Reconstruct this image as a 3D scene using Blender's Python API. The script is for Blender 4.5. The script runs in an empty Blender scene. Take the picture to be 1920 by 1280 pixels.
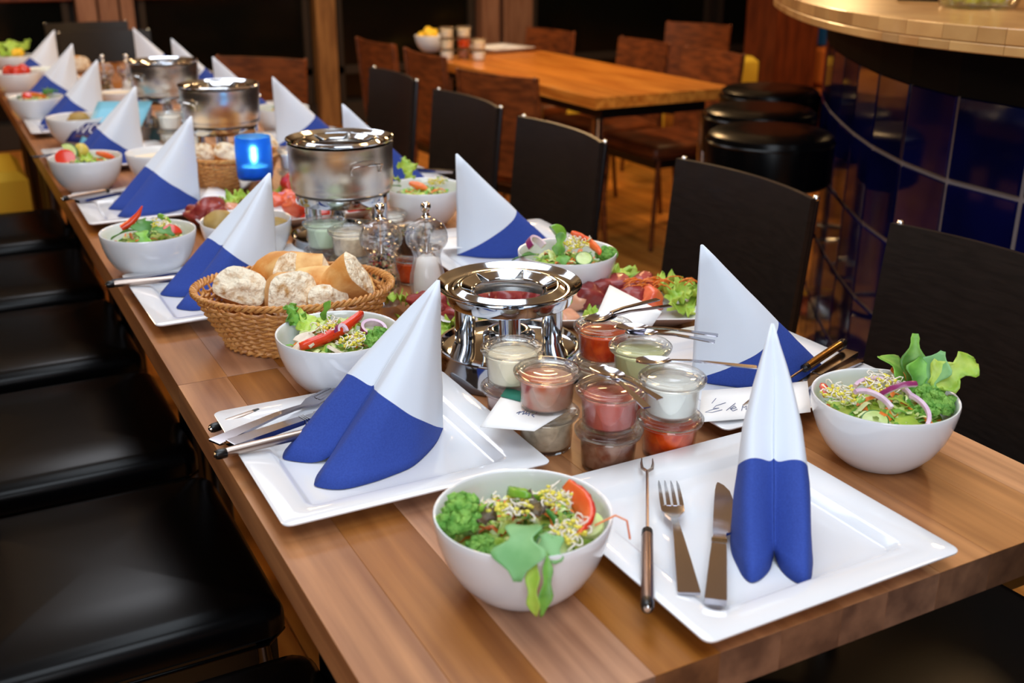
import bpy, bmesh, math, random
from mathutils import Vector, Matrix, Euler, noise
random.seed(7)
PI = math.pi
SC = bpy.context.scene
COL = SC.collection
TZ = 0.75                                   # height of the table tops

# ---------------------------------------------------------------- camera
CAM = Vector((-0.22623606, -0.57962422, 1.31176213))
FPX = 2022.7153615
R_ = Vector((0.88347, -0.46847, 0.00376)); U_ = Vector((0.16322, 0.31532, 0.93484)); F_ = Vector((0.43913, 0.82529, -0.35504))
cd = bpy.data.cameras.new('camera'); cam = bpy.data.objects.new('camera', cd); COL.objects.link(cam)
cam.matrix_world = Matrix(((R_.x, U_.x, -F_.x, CAM.x), (R_.y, U_.y, -F_.y, CAM.y), (R_.z, U_.z, -F_.z, CAM.z), (0, 0, 0, 1)))
cd.sensor_width = 36.0; cd.lens = FPX * 36 / 1920
cd.clip_start = 0.05
cd.dof.use_dof = True; cd.dof.focus_distance = 1.32; cd.dof.aperture_fstop = 5.0; cd.dof.aperture_blades = 0
SC.camera = cam

def at(px, py, h=0.0):                       # a point of the photograph on the level h above the table tops
    d = F_ * FPX + R_ * (px - 960) + U_ * (640 - py)
    t = (TZ + h - CAM.z) / d.z
    return CAM + d * t

# ---------------------------------------------------------------- light
w = bpy.data.worlds.new('world'); SC.world = w; w.use_nodes = True
w.node_tree.nodes['Background'].inputs[0].default_value = (1.0, 0.86, 0.72, 1); w.node_tree.nodes['Background'].inputs[1].default_value = 0.05
SC.view_settings.view_transform = 'Standard'; SC.view_settings.look = 'None'
SC.view_settings.gamma = 1.0; SC.view_settings.use_curve_mapping = False
SC.view_settings.exposure = 0.0
SC.cycles.transparent_max_bounces = 32; SC.cycles.max_bounces = 16; SC.cycles.transmission_bounces = 16
def area(name, loc, size, energy, col, rot=(0, 0, 0), sy=None):
    l = bpy.data.lights.new(name, 'AREA'); l.energy = energy; l.color = col; l.size = size
    if sy: l.shape = 'RECTANGLE'; l.size_y = sy
    o = bpy.data.objects.new(name, l); COL.objects.link(o); o.location = loc; o.rotation_euler = rot; return o
def bulb(name, loc, energy, r=0.1, col=(1.0, 0.62, 0.28)):
    l = bpy.data.lights.new(name, 'POINT'); l.energy = energy; l.color = col; l.shadow_soft_size = r
    o = bpy.data.objects.new(name, l); COL.objects.link(o); o.location = loc; return o
area('ceiling_panel_light', (0.55, 1.15, 2.82), 1.2, 34, (0.80, 0.90, 1.0), sy=1.8)
area('ceiling_panel_light', (0.0, -1.0, 2.82), 1.4, 34, (0.80, 0.90, 1.0))
area('ceiling_panel_light', (0.5, 3.6, 2.82), 1.0, 20, (0.90, 0.93, 1.0))
area('window_daylight', (-1.0, -2.9, 1.75), 2.6, 105, (0.82, 0.91, 1.0), rot=(math.radians(84), 0, math.radians(-18)), sy=1.7)  # added fill light behind the camera, no window stands there
for p, e in [((1.9, 0.3, 2.3), 12), ((2.25, 3.6, 1.95), 55), ((1.35, 2.3, 2.4), 12), ((-0.9, 2.2, 2.2), 22), ((-0.9, 4.6, 2.2), 40),
             ((1.4, 5.6, 2.2), 26), ((3.0, 1.6, 2.2), 26), ((4.4, 4.2, 2.2), 50), ((-1.2, 0.4, 2.2), 5)]:
    bulb('pendant_bulb', p, e, 0.14)

# ---------------------------------------------------------------- materials
def lin(c):
    r = []
    for v in c[:3]:
        v = v / 255
        r.append(v / 12.92 if v <= 0.04045 else ((v + 0.055) / 1.055) ** 2.4)
    return (*r, 1)
def _new(name):
    m = bpy.data.materials.new(name); m.use_nodes = True
    n = m.node_tree.nodes; return m, n, m.node_tree.links, n['Principled BSDF']
def _set(b, **k):
    for a, v in k.items(): b.inputs[a].default_value = v
def M(name, col, rough=0.5, metal=0.0, col2=None, nscale=20.0, ndetail=3.0, lo=0.35, hi=0.65, bump=None, coat=0.0, trans=0.0, ior=1.45,
      emit=None, sss=0.0, spec=None, rnd=0.0, stretch=None, aniso=0.0, knots=None):
    m, n, l, b = _new(name)
    c = lin(col)
    _set(b, **{'Base Color': c, 'Roughness': rough, 'Metallic': metal, 'Coat Weight': coat, 'Transmission Weight': trans, 'IOR': ior})
    if spec is not None: b.inputs['Specular IOR Level'].default_value = spec
    if sss:
        b.inputs['Subsurface Weight'].default_value = sss; b.inputs['Subsurface Scale'].default_value = 0.008
    if aniso: b.inputs['Anisotropic'].default_value = aniso
    if emit: _set(b, **{'Emission Color': lin(emit[0]), 'Emission Strength': emit[1]})
    vec = None
    if col2 or bump or rnd:
        tc = n.new('ShaderNodeTexCoord'); mp = n.new('ShaderNodeMapping'); l.new(tc.outputs['Object'], mp.inputs['Vector'])
        if stretch: mp.inputs['Scale'].default_value = stretch
        oi = n.new('ShaderNodeObjectInfo'); mul = n.new('ShaderNodeMath'); mul.operation = 'MULTIPLY'; mul.inputs[1].default_value = 37.0
        l.new(oi.outputs['Random'], mul.inputs[0]); add = n.new('ShaderNodeVectorMath'); add.operation = 'ADD'
        l.new(mp.outputs[0], add.inputs[0]); l.new(mul.outputs[0], add.inputs[1]); vec = add.outputs[0]
    if col2:
        t = n.new('ShaderNodeTexNoise'); t.inputs['Scale'].default_value = nscale; t.inputs['Detail'].default_value = ndetail; l.new(vec, t.inputs['Vector'])
        r = n.new('ShaderNodeValToRGB'); r.color_ramp.elements[0].position = lo; r.color_ramp.elements[1].position = hi
        r.color_ramp.elements[0].color = c; r.color_ramp.elements[1].color = lin(col2); l.new(t.outputs['Fac'], r.inputs['Fac'])
        out = r.outputs[0]
        if rnd:
            h = n.new('ShaderNodeHueSaturation'); ma = n.new('ShaderNodeMapRange'); ma.inputs['To Min'].default_value = 1 - rnd; ma.inputs['To Max'].default_value = 1 + rnd
            if rnd > 0.2:
                sa = n.new('ShaderNodeMapRange'); sa.inputs['To Min'].default_value = 1.12; sa.inputs['To Max'].default_value = 0.80; l.new(oi.outputs['Random'], sa.inputs['Value']); l.new(sa.outputs[0], h.inputs['Saturation'])
            l.new(oi.outputs['Random'], ma.inputs['Value']); l.new(ma.outputs[0], h.inputs['Value']); l.new(out, h.inputs['Color']); out = h.outputs[0]
        if knots:
            k2 = n.new('ShaderNodeMapping'); k2.inputs['Scale'].default_value = knots; l.new(tc.outputs['Object'], k2.inputs['Vector']); ad = n.new('ShaderNodeVectorMath'); ad.operation = 'ADD'; l.new(k2.outputs[0], ad.inputs[0]); l.new(mul.outputs[0], ad.inputs[1])
            vo = n.new('ShaderNodeTexVoronoi'); vo.inputs['Scale'].default_value = 1.0; l.new(ad.outputs[0], vo.inputs['Vector'])
            kr = n.new('ShaderNodeValToRGB'); kr.color_ramp.elements[0].position = 0.02; kr.color_ramp.elements[0].color = (0.30, 0.24, 0.24, 1); kr.color_ramp.elements[1].position = 0.11; kr.color_ramp.elements[1].color = (1, 1, 1, 1); l.new(vo.outputs['Distance'], kr.inputs['Fac'])
            mm = n.new('ShaderNodeMix'); mm.data_type = 'RGBA'; mm.blend_type = 'MULTIPLY'; mm.inputs[0].default_value = 1.0; l.new(out, mm.inputs[6]); l.new(kr.outputs[0], mm.inputs[7]); out = mm.outputs[2]
        l.new(out, b.inputs['Base Color'])
    if bump:
        t = n.new('ShaderNodeTexNoise'); t.inputs['Scale'].default_value = bump[0]; t.inputs['Detail'].default_value = 4; l.new(vec, t.inputs['Vector'])
        bp = n.new('ShaderNodeBump'); bp.inputs['Strength'].default_value = bump[1]; bp.inputs['Distance'].default_value = bump[2] if len(bump) > 2 else 0.002
        l.new(t.outputs['Fac'], bp.inputs['Height']); l.new(bp.outputs[0], b.inputs['Normal'])
    return m

WOOD = M('oiled_stave_wood', (182, 124, 76), 0.40, col2=(130, 78, 42), nscale=3.2, ndetail=9, lo=0.30, hi=0.74, bump=(7, 0.10, 0.001), rnd=0.24, stretch=(17, 0.9, 17), knots=(5.5, 1.5, 5.5))
ENDGRAIN = M('stave_end_grain', (122, 86, 62), 0.6, col2=(84, 56, 40), nscale=30, ndetail=6, rnd=0.24)
ORANGEWOOD = M('honey_table_wood', (222, 146, 60), 0.30, col2=(176, 98, 30), nscale=3, ndetail=6, stretch=(14, 0.9, 14), rnd=0.12, coat=0.2)
BROWNWOOD = M('reddish_chair_wood', (126, 66, 30), 0.4, col2=(84, 42, 20), nscale=4, ndetail=5, stretch=(3, 3, 14), rnd=0.15)
BARWOOD = M('blond_bar_wood', (206, 160, 100), 0.32, col2=(172, 122, 70), nscale=5, ndetail=5, rnd=0.2, coat=0.2)
FLOORWOOD = M('amber_floor_wood', (232, 158, 74), 0.35, col2=(196, 120, 48), nscale=3, ndetail=6, stretch=(10, 0.8, 10), rnd=0.18)
PINKWOOD = M('pale_post_wood', (150, 112, 90), 0.55, col2=(126, 88, 68), nscale=4, stretch=(10, 10, 1), rnd=0.1)
TANWOOD = M('tan_post_wood', (156, 116, 70), 0.5, col2=(120, 84, 48), nscale=4, stretch=(10, 10, 1))
REDWOOD = M('red_brown_column_wood', (112, 52, 24), 0.5, col2=(80, 34, 16), nscale=4, stretch=(8, 8, 1))
VENEER = M('black_brown_veneer', (30, 24, 22), 0.42, col2=(20, 16, 15), nscale=6, stretch=(4, 4, 30), bump=(30, 0.08, 0.001))
VINYL = M('black_vinyl', (4, 4, 5), 0.26, spec=0.2, bump=(600, 0.06, 0.0004))
BLACKWOOD = M('black_lacquer', (16, 15, 16), 0.35)
BLACK = M('black_plastic', (14, 14, 15), 0.3)
CHINA = M('white_china', (230, 232, 236), 0.10, coat=0.4)
STEEL = M('polished_steel', (200, 206, 214), 0.08, 1.0)
BRUSHED = M('brushed_steel', (214, 208, 200), 0.26, 1.0, aniso=0.85)
_n = BRUSHED.node_tree.nodes; _t = _n.new('ShaderNodeTangent'); _t.direction_type = 'RADIAL'; _t.axis = 'Z'
BRUSHED.node_tree.links.new(_t.outputs[0], _n['Principled BSDF'].inputs['Tangent'])
CUTLERY = M('cutlery_steel', (182, 180, 188), 0.14, 1.0)
BRONZE = M('matt_handle_steel', (176, 160, 150), 0.3, 1.0)
CHROME = M('chrome', (220, 220, 220), 0.08, 1.0)
DARKMETAL = M('dark_tube_metal', (70, 68, 70), 0.3, 1.0)
def clear(name, tint, solid):                 # thin-walled clear material: part refracts, part lets light straight through, edges reflect
    m = bpy.data.materials.new(name); m.use_nodes = True; n = m.node_tree.nodes; l = m.node_tree.links; n.remove(n['Principled BSDF'])
    g = n.new('ShaderNodeBsdfGlass'); g.inputs['IOR'].default_value = 1.45; g.inputs['Roughness'].default_value = 0.0; g.inputs['Color'].default_value = lin(tint)
    t = n.new('ShaderNodeBsdfTransparent'); t.inputs[0].default_value = lin(tint); s = n.new('ShaderNodeBsdfGlossy'); s.inputs['Roughness'].default_value = 0.02
    f = n.new('ShaderNodeFresnel'); ge = n.new('ShaderNodeNewGeometry'); mr = n.new('ShaderNodeMapRange'); mr.inputs['To Min'].default_value = 1.45; mr.inputs['To Max'].default_value = 1 / 1.45
    l.new(ge.outputs['Backfacing'], mr.inputs['Value']); l.new(mr.outputs[0], f.inputs['IOR']); a = n.new('ShaderNodeMixShader'); l.new(f.outputs[0], a.inputs[0]); l.new(t.outputs[0], a.inputs[1]); l.new(s.outputs[0], a.inputs[2])
    b = n.new('ShaderNodeMixShader'); b.inputs[0].default_value = solid; l.new(a.outputs[0], b.inputs[1]); l.new(g.outputs[0], b.inputs[2]); l.new(b.outputs[0], n['Material Output'].inputs['Surface'])
    return m
GLASS = clear('jar_glass', (254, 255, 254), 0.34)
ACRYLIC = clear('clear_acrylic', (254, 254, 254), 0.35)
FASCIA = M('matt_black_fascia', (5, 5, 6), 0.7, spec=0.15)
PAPER = M('white_card', (246, 245, 244), 0.7)
INK = M('blue_grey_ink', (108, 116, 150), 0.7)
TEAL = M('teal_print', (30, 122, 104), 0.6)
NAPW = M('white_tissue', (222, 231, 244), 0.85, bump=(900, 0.25, 0.0004))
NAPB = M('blue_tissue', (48, 76, 164), 0.85, col2=(42, 68, 152), nscale=500, bump=(900, 0.3, 0.0004))
WICKER = M('wicker', (214, 156, 90), 0.42, col2=(180, 118, 58), nscale=60, bump=(300, 0.1, 0.0004), rnd=0.12)
CRUST = M('bread_crust', (238, 198, 132), 0.6, col2=(204, 138, 66), nscale=24, ndetail=5, bump=(60, 0.5, 0.004), rnd=0.08)
CRUMB = M('bread_crumb', (250, 238, 212), 0.8, col2=(196, 150, 92), nscale=75, ndetail=7, lo=0.48, hi=0.70, bump=(120, 1.0, 0.008))
LEAF = M('rocket_leaf', (122, 182, 72), 0.42, col2=(70, 128, 44), nscale=40, bump=(120, 0.3, 0.001), rnd=0.12, sss=0.1)
LEAFD = M('lambs_lettuce_leaf', (76, 142, 58), 0.4, col2=(48, 104, 40), nscale=30, bump=(90, 0.3, 0.001), rnd=0.12)
LEAFG = M('sage_green_leaf', (132, 182, 120), 0.5, col2=(104, 160, 96), nscale=30, bump=(90, 0.2, 0.001))
LETTUCE = M('frilly_lettuce', (184, 208, 90), 0.42, col2=(140, 182, 60), nscale=40, bump=(110, 0.3, 0.001), rnd=0.1, sss=0.1)
PALE = M('pale_lettuce_rib', (220, 228, 170), 0.4, col2=(190, 212, 120), nscale=30)
REDLEAF = M('dark_oak_leaf', (92, 78, 46), 0.45, col2=(64, 44, 38), nscale=50, bump=(90, 0.3, 0.001))
BROCC = M('broccoli_green', (88, 150, 54), 0.6, col2=(140, 190, 84), nscale=120, bump=(260, 1.0, 0.004), rnd=0.1)
BSTEM = M('broccoli_stem', (168, 200, 120), 0.5)
GPEP = M('green_pepper', (138, 184, 66), 0.25, col2=(106, 158, 44), nscale=30, coat=0.2)
RPEP = M('red_pepper', (226, 66, 28), 0.22, col2=(206, 44, 22), nscale=25, coat=0.3)
OPEP = M('orange_pepper_flesh', (240, 124, 58), 0.3, col2=(228, 86, 40), nscale=25, coat=0.2)
TOMATO = M('tomato_red', (214, 58, 34), 0.2, col2=(196, 40, 26), nscale=25, coat=0.3)
CARROT = M('carrot', (236, 136, 52), 0.4, col2=(222, 108, 36), nscale=60)
ONIONP = M('purple_onion_skin', (138, 44, 96), 0.3, coat=0.2)
ONIONW = M('onion_flesh', (232, 212, 226), 0.3, col2=(206, 170, 200), nscale=50, coat=0.2, sss=0.1)
MUSH = M('mushroom', (236, 226, 210), 0.6, col2=(206, 188, 168), nscale=60)
SPROUT = M('sprout_white', (240, 234, 220), 0.4)
SPROUTH = M('sprout_head', (226, 214, 82), 0.45)
CUCUM = M('cucumber_flesh', (214, 228, 162), 0.3, col2=(190, 214, 128), nscale=60, coat=0.2)
RIND = M('cucumber_rind', (64, 116, 46), 0.35)
CORN = M('yellow_kernel', (244, 200, 56), 0.3)
POTATO = M('potato_skin', (176, 148, 84), 0.5, col2=(150, 120, 62), nscale=30, bump=(60, 0.2, 0.001))
BEEF = M('raw_beef', (128, 36, 38), 0.36, col2=(184, 84, 76), nscale=30, ndetail=6, lo=0.42, hi=0.8, coat=0.15, bump=(60, 0.3, 0.002), rnd=0.14)
CHICKEN = M('raw_chicken', (230, 172, 140), 0.28, col2=(214, 142, 112), nscale=25, coat=0.35, rnd=0.08, sss=0.15)
SALMON = M('salmon_cube', (232, 112, 72), 0.3, col2=(216, 84, 56), nscale=35, coat=0.3, rnd=0.08)
CREAM = M('cream_sauce', (255, 240, 212), 0.35)
YOG = M('white_yoghurt', (252, 252, 249), 0.3)
PGREEN = M('pale_green_sauce', (226, 230, 176), 0.35)
MINT = M('mint_green_sauce', (206, 226, 200), 0.35)
ORED = M('orange_red_chilli_sauce', (234, 88, 24), 0.2, col2=(206, 54, 14), nscale=90)
PINKR = M('pink_red_sauce', (206, 100, 88), 0.35, col2=(190, 74, 64), nscale=40)
RELISH = M('chunky_relish', (206, 158, 138), 0.3, col2=(206, 92, 44), nscale=26, ndetail=2, lo=0.46, hi=0.58, coat=0.2)
TUNA = M('beige_spread', (244, 228, 204), 0.5, col2=(206, 186, 160), nscale=90)
CHUT = M('onion_chutney', (176, 130, 110), 0.3, col2=(140, 74, 50), nscale=60, lo=0.4, hi=0.6, coat=0.2)
DSAUCE = M('dark_sauce', (52, 30, 24), 0.25)
PINKS = M('pale_pink_sauce', (206, 160, 158), 0.4)
PEPC = [M('peppercorn_black', (40, 32, 28), 0.7), M('peppercorn_green', (150, 144, 86), 0.7), M('peppercorn_red', (170, 60, 50), 0.6), M('peppercorn_white', (206, 190, 150), 0.7)]
SALT = M('coarse_salt', (244, 242, 240), 0.5)
BLUEG = M('frosted_blue_glass', (60, 150, 246), 0.5, trans=0.9, ior=1.15)
WAX = M('candle_wax', (240, 236, 224), 0.5, sss=0.2)
FLAME = M('flame', (255, 240, 200), 0.5, emit=((255, 236, 190), 60.0))
TILE = M('navy_glazed_tile', (7, 10, 58), 0.07, col2=(5, 7, 40), nscale=5, rnd=0.2, spec=0.35)
GROUT = M('grey_grout', (120, 112, 112), 0.8)
DARKWALL = M('dark_wall', (44, 36, 30), 0.8)
WARMWALL = M('warm_plaster', (150, 110, 76), 0.85)
CEIL = M('ceiling_plaster', (140, 139, 138), 0.9)
NIGHT = M('night_window_glass', (9, 12, 11), 0.12, col2=(20, 20, 12), nscale=1.2, lo=0.5, hi=0.8)
SKYB = M('light_blue_print', (120, 196, 228), 0.4)
NAVYP = M('navy_print', (34, 42, 108), 0.45)
SKINP = M('pink_print', (236, 190, 170), 0.5)
YELLOW = M('yellow_seat_fabric', (226, 196, 60), 0.7)
BLUEBOX = M('blue_box_plastic', (20, 82, 150), 0.4)
ORANGEBOX = M('orange_brown_crate', (190, 104, 44), 0.5)
BURNERIN = M('burner_cup_inside', (24, 40, 26), 0.3, 0.6)
BROTH = M('fondue_broth', (70, 44, 20), 0.12)
WINEG = M('yellow_green_drink', (206, 196, 60), 0.2)

# ---------------------------------------------------------------- mesh helpers
class MB:
    def __init__(s): s.v = []; s.f = []; s.m = []
    def add(s, vs, fs, mi=0, T=None):
        o = len(s.v)
        for p in vs:
            p = Vector(p)
            s.v.append(tuple(T @ p) if T is not None else tuple(p))
        for f in fs: s.f.append([o + i for i in f]); s.m.append(mi)
        return s
    def box(s, x0, x1, y0, y1, z0, z1, mi=0, ch=0.0, T=None):
        if ch <= 0:
            vs = [(x, y, z) for z in (z0, z1) for y in (y0, y1) for x in (x0, x1)]
            return s.add(vs, [(0, 2, 3, 1), (4, 5, 7, 6), (0, 1, 5, 4), (2, 6, 7, 3), (0, 4, 6, 2), (1, 3, 7, 5)], mi, T)
        def ring(a, z): return [(x0 + a + q, y0 + a, z) if k == 0 else None for k, q in ()]
        c = ch
        def loop(i, z):
            return [(x0 + c - i * c, y0 + 0 + (1 - i) * c, z), (x1 - c + i * c, y0 + (1 - i) * c, z), (x1 - (1 - i) * c, y1 - c + i * c, z), (x0 + (1 - i) * c, y1 - c + i * c, z)]
        a = [(x0 + c, y0 + c, z0), (x1 - c, y0 + c, z0), (x1 - c, y1 - c, z0), (x0 + c, y1 - c, z0)]
        b = [(x0, y0, z0 + c), (x1, y0, z0 + c), (x1, y1, z0 + c), (x0, y1, z0 + c)]
        d = [(x0, y0, z1 - c), (x1, y0, z1 - c), (x1, y1, z1 - c), (x0, y1, z1 - c)]
        e = [(x0 + c, y0 + c, z1), (x1 - c, y0 + c, z1), (x1 - c, y1 - c, z1), (x0 + c, y1 - c, z1)]
        fs = [(3, 2, 1, 0), (12, 13, 14, 15)]
        for k in range(3):
            for j in range(4):
                q = (j + 1) % 4; fs.append((k * 4 + j, k * 4 + q, k * 4 + 4 + q, k * 4 + 4 + j))
        return s.add(a + b + d + e, fs, mi, T)
    def tube(s, pts, r, n=8, closed=False, mi=0, cap=True, T=None):
        P = [Vector(p) for p in pts]; k = len(P); rr = r if isinstance(r, (list, tuple)) else [r] * k
        vs = []; up = None
        for i in range(k):
            if closed: t = P[(i + 1) % k] - P[i - 1]
            else: t = P[min(i + 1, k - 1)] - P[max(i - 1, 0)]
            if t.length < 1e-9: t = Vector((0, 0, 1))
            t.normalize()
            if up is None:
                up = Vector((0, 0, 1)) if abs(t.z) < 0.9 else Vector((1, 0, 0))
            a = t.cross(up)
            if a.length < 1e-6: a = t.cross(Vector((1, 0.1, 0)))
            a.normalize(); b = a.cross(t).normalized(); up = b
            for j in range(n):
                q = 2 * PI * j / n; vs.append(P[i] + (a * math.cos(q) + b * math.sin(q)) * rr[i])
        fs = []
        for i in range(k if closed else k - 1):
            i2 = (i + 1) % k
            for j in range(n):
                j2 = (j + 1) % n; fs.append((i * n + j, i * n + j2, i2 * n + j2, i2 * n + j))
        if cap and not closed:
            fs.append(tuple(range(n - 1, -1, -1))); fs.append(tuple((k - 1) * n + j for j in range(n)))
        return s.add(vs, fs, mi, T)
    def lathe(s, prof, n=32, mi=0, T=None, closed=False):
        vs = []; fs = []; idx = []
        for r, z in prof:
            if r < 1e-6: idx.append([len(vs)]); vs.append((0, 0, z))
            else:
                idx.append([len(vs) + j for j in range(n)])
                for j in range(n): vs.append((r * math.cos(2 * PI * j / n), r * math.sin(2 * PI * j / n), z))
        L = len(prof)
        for i in range(L if closed else L - 1):
            A, B = idx[i], idx[(i + 1) % L]
            if len(A) == 1 and len(B) == 1: continue
            for j in range(n):
                k = (j + 1) % n
                if len(A) == 1: fs.append((A[0], B[k], B[j]))
                elif len(B) == 1: fs.append((A[j], A[k], B[0]))
                else: fs.append((A[j], A[k], B[k], B[j]))
        return s.add(vs, fs, mi, T)
    def grid(s, rows, mi=0, T=None, wrap=False, mfun=None):
        nr, nc = len(rows), len(rows[0]); o = len(s.v)
        s.add([p for r in rows for p in r], [], mi, T)
        for i in range(nr - 1):
            for j in range(nc if wrap else nc - 1):
                k = (j + 1) % nc
                s.f.append([o + i * nc + j, o + i * nc + k, o + (i + 1) * nc + k, o + (i + 1) * nc + j]); s.m.append(mfun(i, j) if mfun else mi)
        return s
    def blob(s, c, r, mi=0, sub=2, amp=0.15, fr=3.0, T=None, seed=0):
        vs, fs = ico(sub); out = []
        r = Vector(r) if not isinstance(r, (int, float)) else Vector((r, r, r))
        for p in vs:
            d = 1 + amp * noise.noise(p * fr + Vector((seed * 3.1, seed * 1.7, seed)))
            out.append(Vector(c) + Vector((p.x * r.x, p.y * r.y, p.z * r.z)) * d)
        return s.add(out, fs, mi, T)
    def build(s, name, mats, parent=None, smooth=True, loc=None, rot=None, sharp=38, solid=None):
        me = bpy.data.meshes.new(name); me.from_pydata(s.v, [], s.f)
        for m in (mats if isinstance(mats, (list, tuple)) else [mats]): me.materials.append(m)
        if len(me.materials) > 1: me.polygons.foreach_set('material_index', s.m)
        me.polygons.foreach_set('use_smooth', [smooth] * len(me.polygons)); me.update()
        if smooth and sharp: me.set_sharp_from_angle(angle=math.radians(sharp))
        o = bpy.data.objects.new(name, me); COL.objects.link(o)
        if parent: o.parent = parent
        if loc is not None: o.location = loc
        if rot is not None: o.rotation_euler = rot
        if solid:
            md = o.modifiers.new('thickness', 'SOLIDIFY'); md.thickness = solid; md.offset = 0
        return o
_ico = {}
def ico(sub):
    if sub not in _ico:
        bm = bmesh.new(); bmesh.ops.create_icosphere(bm, subdivisions=sub, radius=1.0)
        _ico[sub] = ([v.co.copy() for v in bm.verts], [[v.index for v in f.verts] for f in bm.faces]); bm.free()
    return _ico[sub]
def TR(loc=(0, 0, 0), rot=(0, 0, 0), sc=(1, 1, 1)):
    return Matrix.LocRotScale(Vector(loc), Euler(rot), Vector(sc))
def tag(o, label, cat, group=None, kind=None):
    if label: o['label'] = label
    if cat: o['category'] = cat
    if group: o['group'] = group
    if kind: o['kind'] = kind
    return o
def thing(name, label, cat, loc=(0, 0, 0), rz=0.0, group=None, rot=None):
    o = bpy.data.objects.new(name, None); COL.objects.link(o); o.empty_display_size = 0.05
    o.location = loc; o.rotation_euler = rot if rot is not None else (0, 0, rz)
    return tag(o, label, cat, group)
KIDS = {}
def dup(o, parent=None):
    c = o.copy(); COL.objects.link(c); c.parent = parent
    for ch in [x for x in KIDS.get(o.name, [])]: dup(ch, c)
    return c
def learn(o):                                # remembers the parts of a thing so that it can be copied
    for x in list(COL.objects):
        if x.parent:
            k = KIDS.setdefault(x.parent.name, [])
            if x not in k: k.append(x)
    return o
def copy_to(o, loc, rz, label, group=None, rot=None):
    c = dup(o); c.location = loc; c.rotation_euler = rot if rot is not None else (0, 0, rz); c['label'] = label
    if group: c['group'] = group
    return c
# ---------------------------------------------------------------- the room
X0, X1, Y0, Y1, ZC = -2.6, 9.0, -3.0, 6.95, 2.9
def struct(name, mb, m, parent=None, smooth=False):
    o = mb.build(name, m, parent, smooth)
    if not parent: o['kind'] = 'structure'
    return o
floor = struct('floor', MB().box(X0, X1, Y0, Y1, -0.05, -0.012), FLOORWOOD)
px0 = -1.2
bw = 0.16
for i in range(40):                          # floor boards, lengthwise in y, staggered
    y = -0.5 - (i % 3) * 0.7
    x = px0 + i * bw
    while y < Y1 - 0.05 and len(KIDS) == 0:
        y2 = min(y + 2.4, Y1 - 0.01)
        if y2 > 0.0: MB().box(x + 0.001, x + bw - 0.001, max(y, -0.4) + 0.001, y2 - 0.001, -0.012, 0.0, ch=0.0015).build('floor_board', FLOORWOOD, floor, smooth=False)
        y += 2.4
struct('ceiling', MB().box(X0, X1, Y0, Y1, ZC, ZC + 0.05), CEIL)
struct('wall_left', MB().box(X0 - 0.1, X0, Y0, Y1, 0, ZC), DARKWALL)
struct('wall_right', MB().box(X1, X1 + 0.1, Y0, Y1, 0, ZC), DARKWALL)
struct('wall_front', MB().box(X0, X1, Y0 - 0.1, Y0, 0, ZC), WARMWALL)
wb = struct('wall_back', MB().box(X0, X1, Y1 + 0.02, Y1 + 0.1, 0, ZC), DARKWALL)
struct('baseboard_back', MB().box(X0, X1, Y1 - 0.04, Y1 + 0.02, 0, 0.16, ch=0.01), DARKWALL)
struct('trim_back', MB().box(X0, X1, Y1 - 0.09, Y1 + 0.01, 0.90, 1.0, ch=0.008), REDWOOD)
wins = [(-2.5, 0.62), (1.04, 2.16), (2.36, 3.42), (3.92, 5.6), (5.7, 8.9)]
for i, (a, b) in enumerate(wins):
    o = thing('window_%d' % (i + 1), None, None, (0, 0, 0)); o['kind'] = 'structure'
    MB().box(a, b, Y1 - 0.02, Y1 - 0.012, 0.2, 2.6).build('pane', NIGHT, o, smooth=False)
    f = MB()
    for xx in (a, b - 0.04): f.box(xx, xx + 0.04, Y1 - 0.05, Y1 + 0.01, 0.16, 2.6, ch=0.004)
    f.box(a, b, Y1 - 0.05, Y1 + 0.01, 0.36, 0.42, ch=0.004)
    f.build('frame', DARKWALL, o, smooth=False)
def pier(name, xs, m):
    o = thing(name, None, None, (0, 0, 0)); o['kind'] = 'structure'
    for a, b in xs: MB().box(a, b, Y1 - 0.12, Y1 + 0.01, 0, ZC, ch=0.01).build('board', m, o, smooth=False)
pier('trim_1', [(0.66, 0.775), (0.79, 0.905), (0.92, 1.0)], PINKWOOD)
pier('trim_2', [(2.19, 2.33)], TANWOOD)
pier('trim_3', [(3.46, 3.60), (3.64, 3.88)], PINKWOOD)
o = MB().box(4.62, 4.98, 4.95, 5.25, 0, ZC, ch=0.012).build('trim_4', REDWOOD, smooth=False); o['kind'] = 'structure'

# ---------------------------------------------------------------- tables
ORD = ['first', 'second', 'third', 'fourth', 'fifth', 'sixth', 'seventh', 'eighth']
def table(name, label, x0, x1, y0, y1, wood, n=12, zt=TZ, th=0.042, seed=1, legm=None, group=None):
    rnd = random.Random(seed)
    t = thing(name, label, 'table', (x0, y0, 0), 0, group)
    W, L = x1 - x0, y1 - y0
    ws = [rnd.uniform(0.75, 1.3) for _ in range(n)]; s = sum(ws); x = 0
    for q in ws:
        d = W * q / s
        m = MB().box(x + 0.0001, x + d - 0.0001, 0.0006, L - 0.0006, zt - th, zt - rnd.uniform(0, 0.0001), ch=0.0003)
        m.m[6] = m.m[8] = 1
        m.build('stave', [wood, ENDGRAIN if wood is WOOD else wood], t, smooth=False); x += d
    MB().box(0.08, W - 0.08, 0.08, L - 0.08, zt - th - 0.05, zt - th).build('underframe', BLACKWOOD, t, smooth=False)
    for a in ((0.1, W - 0.1) if W > 0.7 else (0.07, W - 0.07)):
        for b in ((L / 2 - 0.09, L / 2 + 0.09) if W > 0.7 else (0.09, L - 0.09)):
            MB().tube([(a, b, 0.0), (a, b, zt - th - 0.05)], 0.022, 14).build('leg', legm or DARKMETAL, t)
    return t
joins = [0.0, 0.785, 1.600, 2.40, 3.20, 4.0, 4.72]
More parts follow.
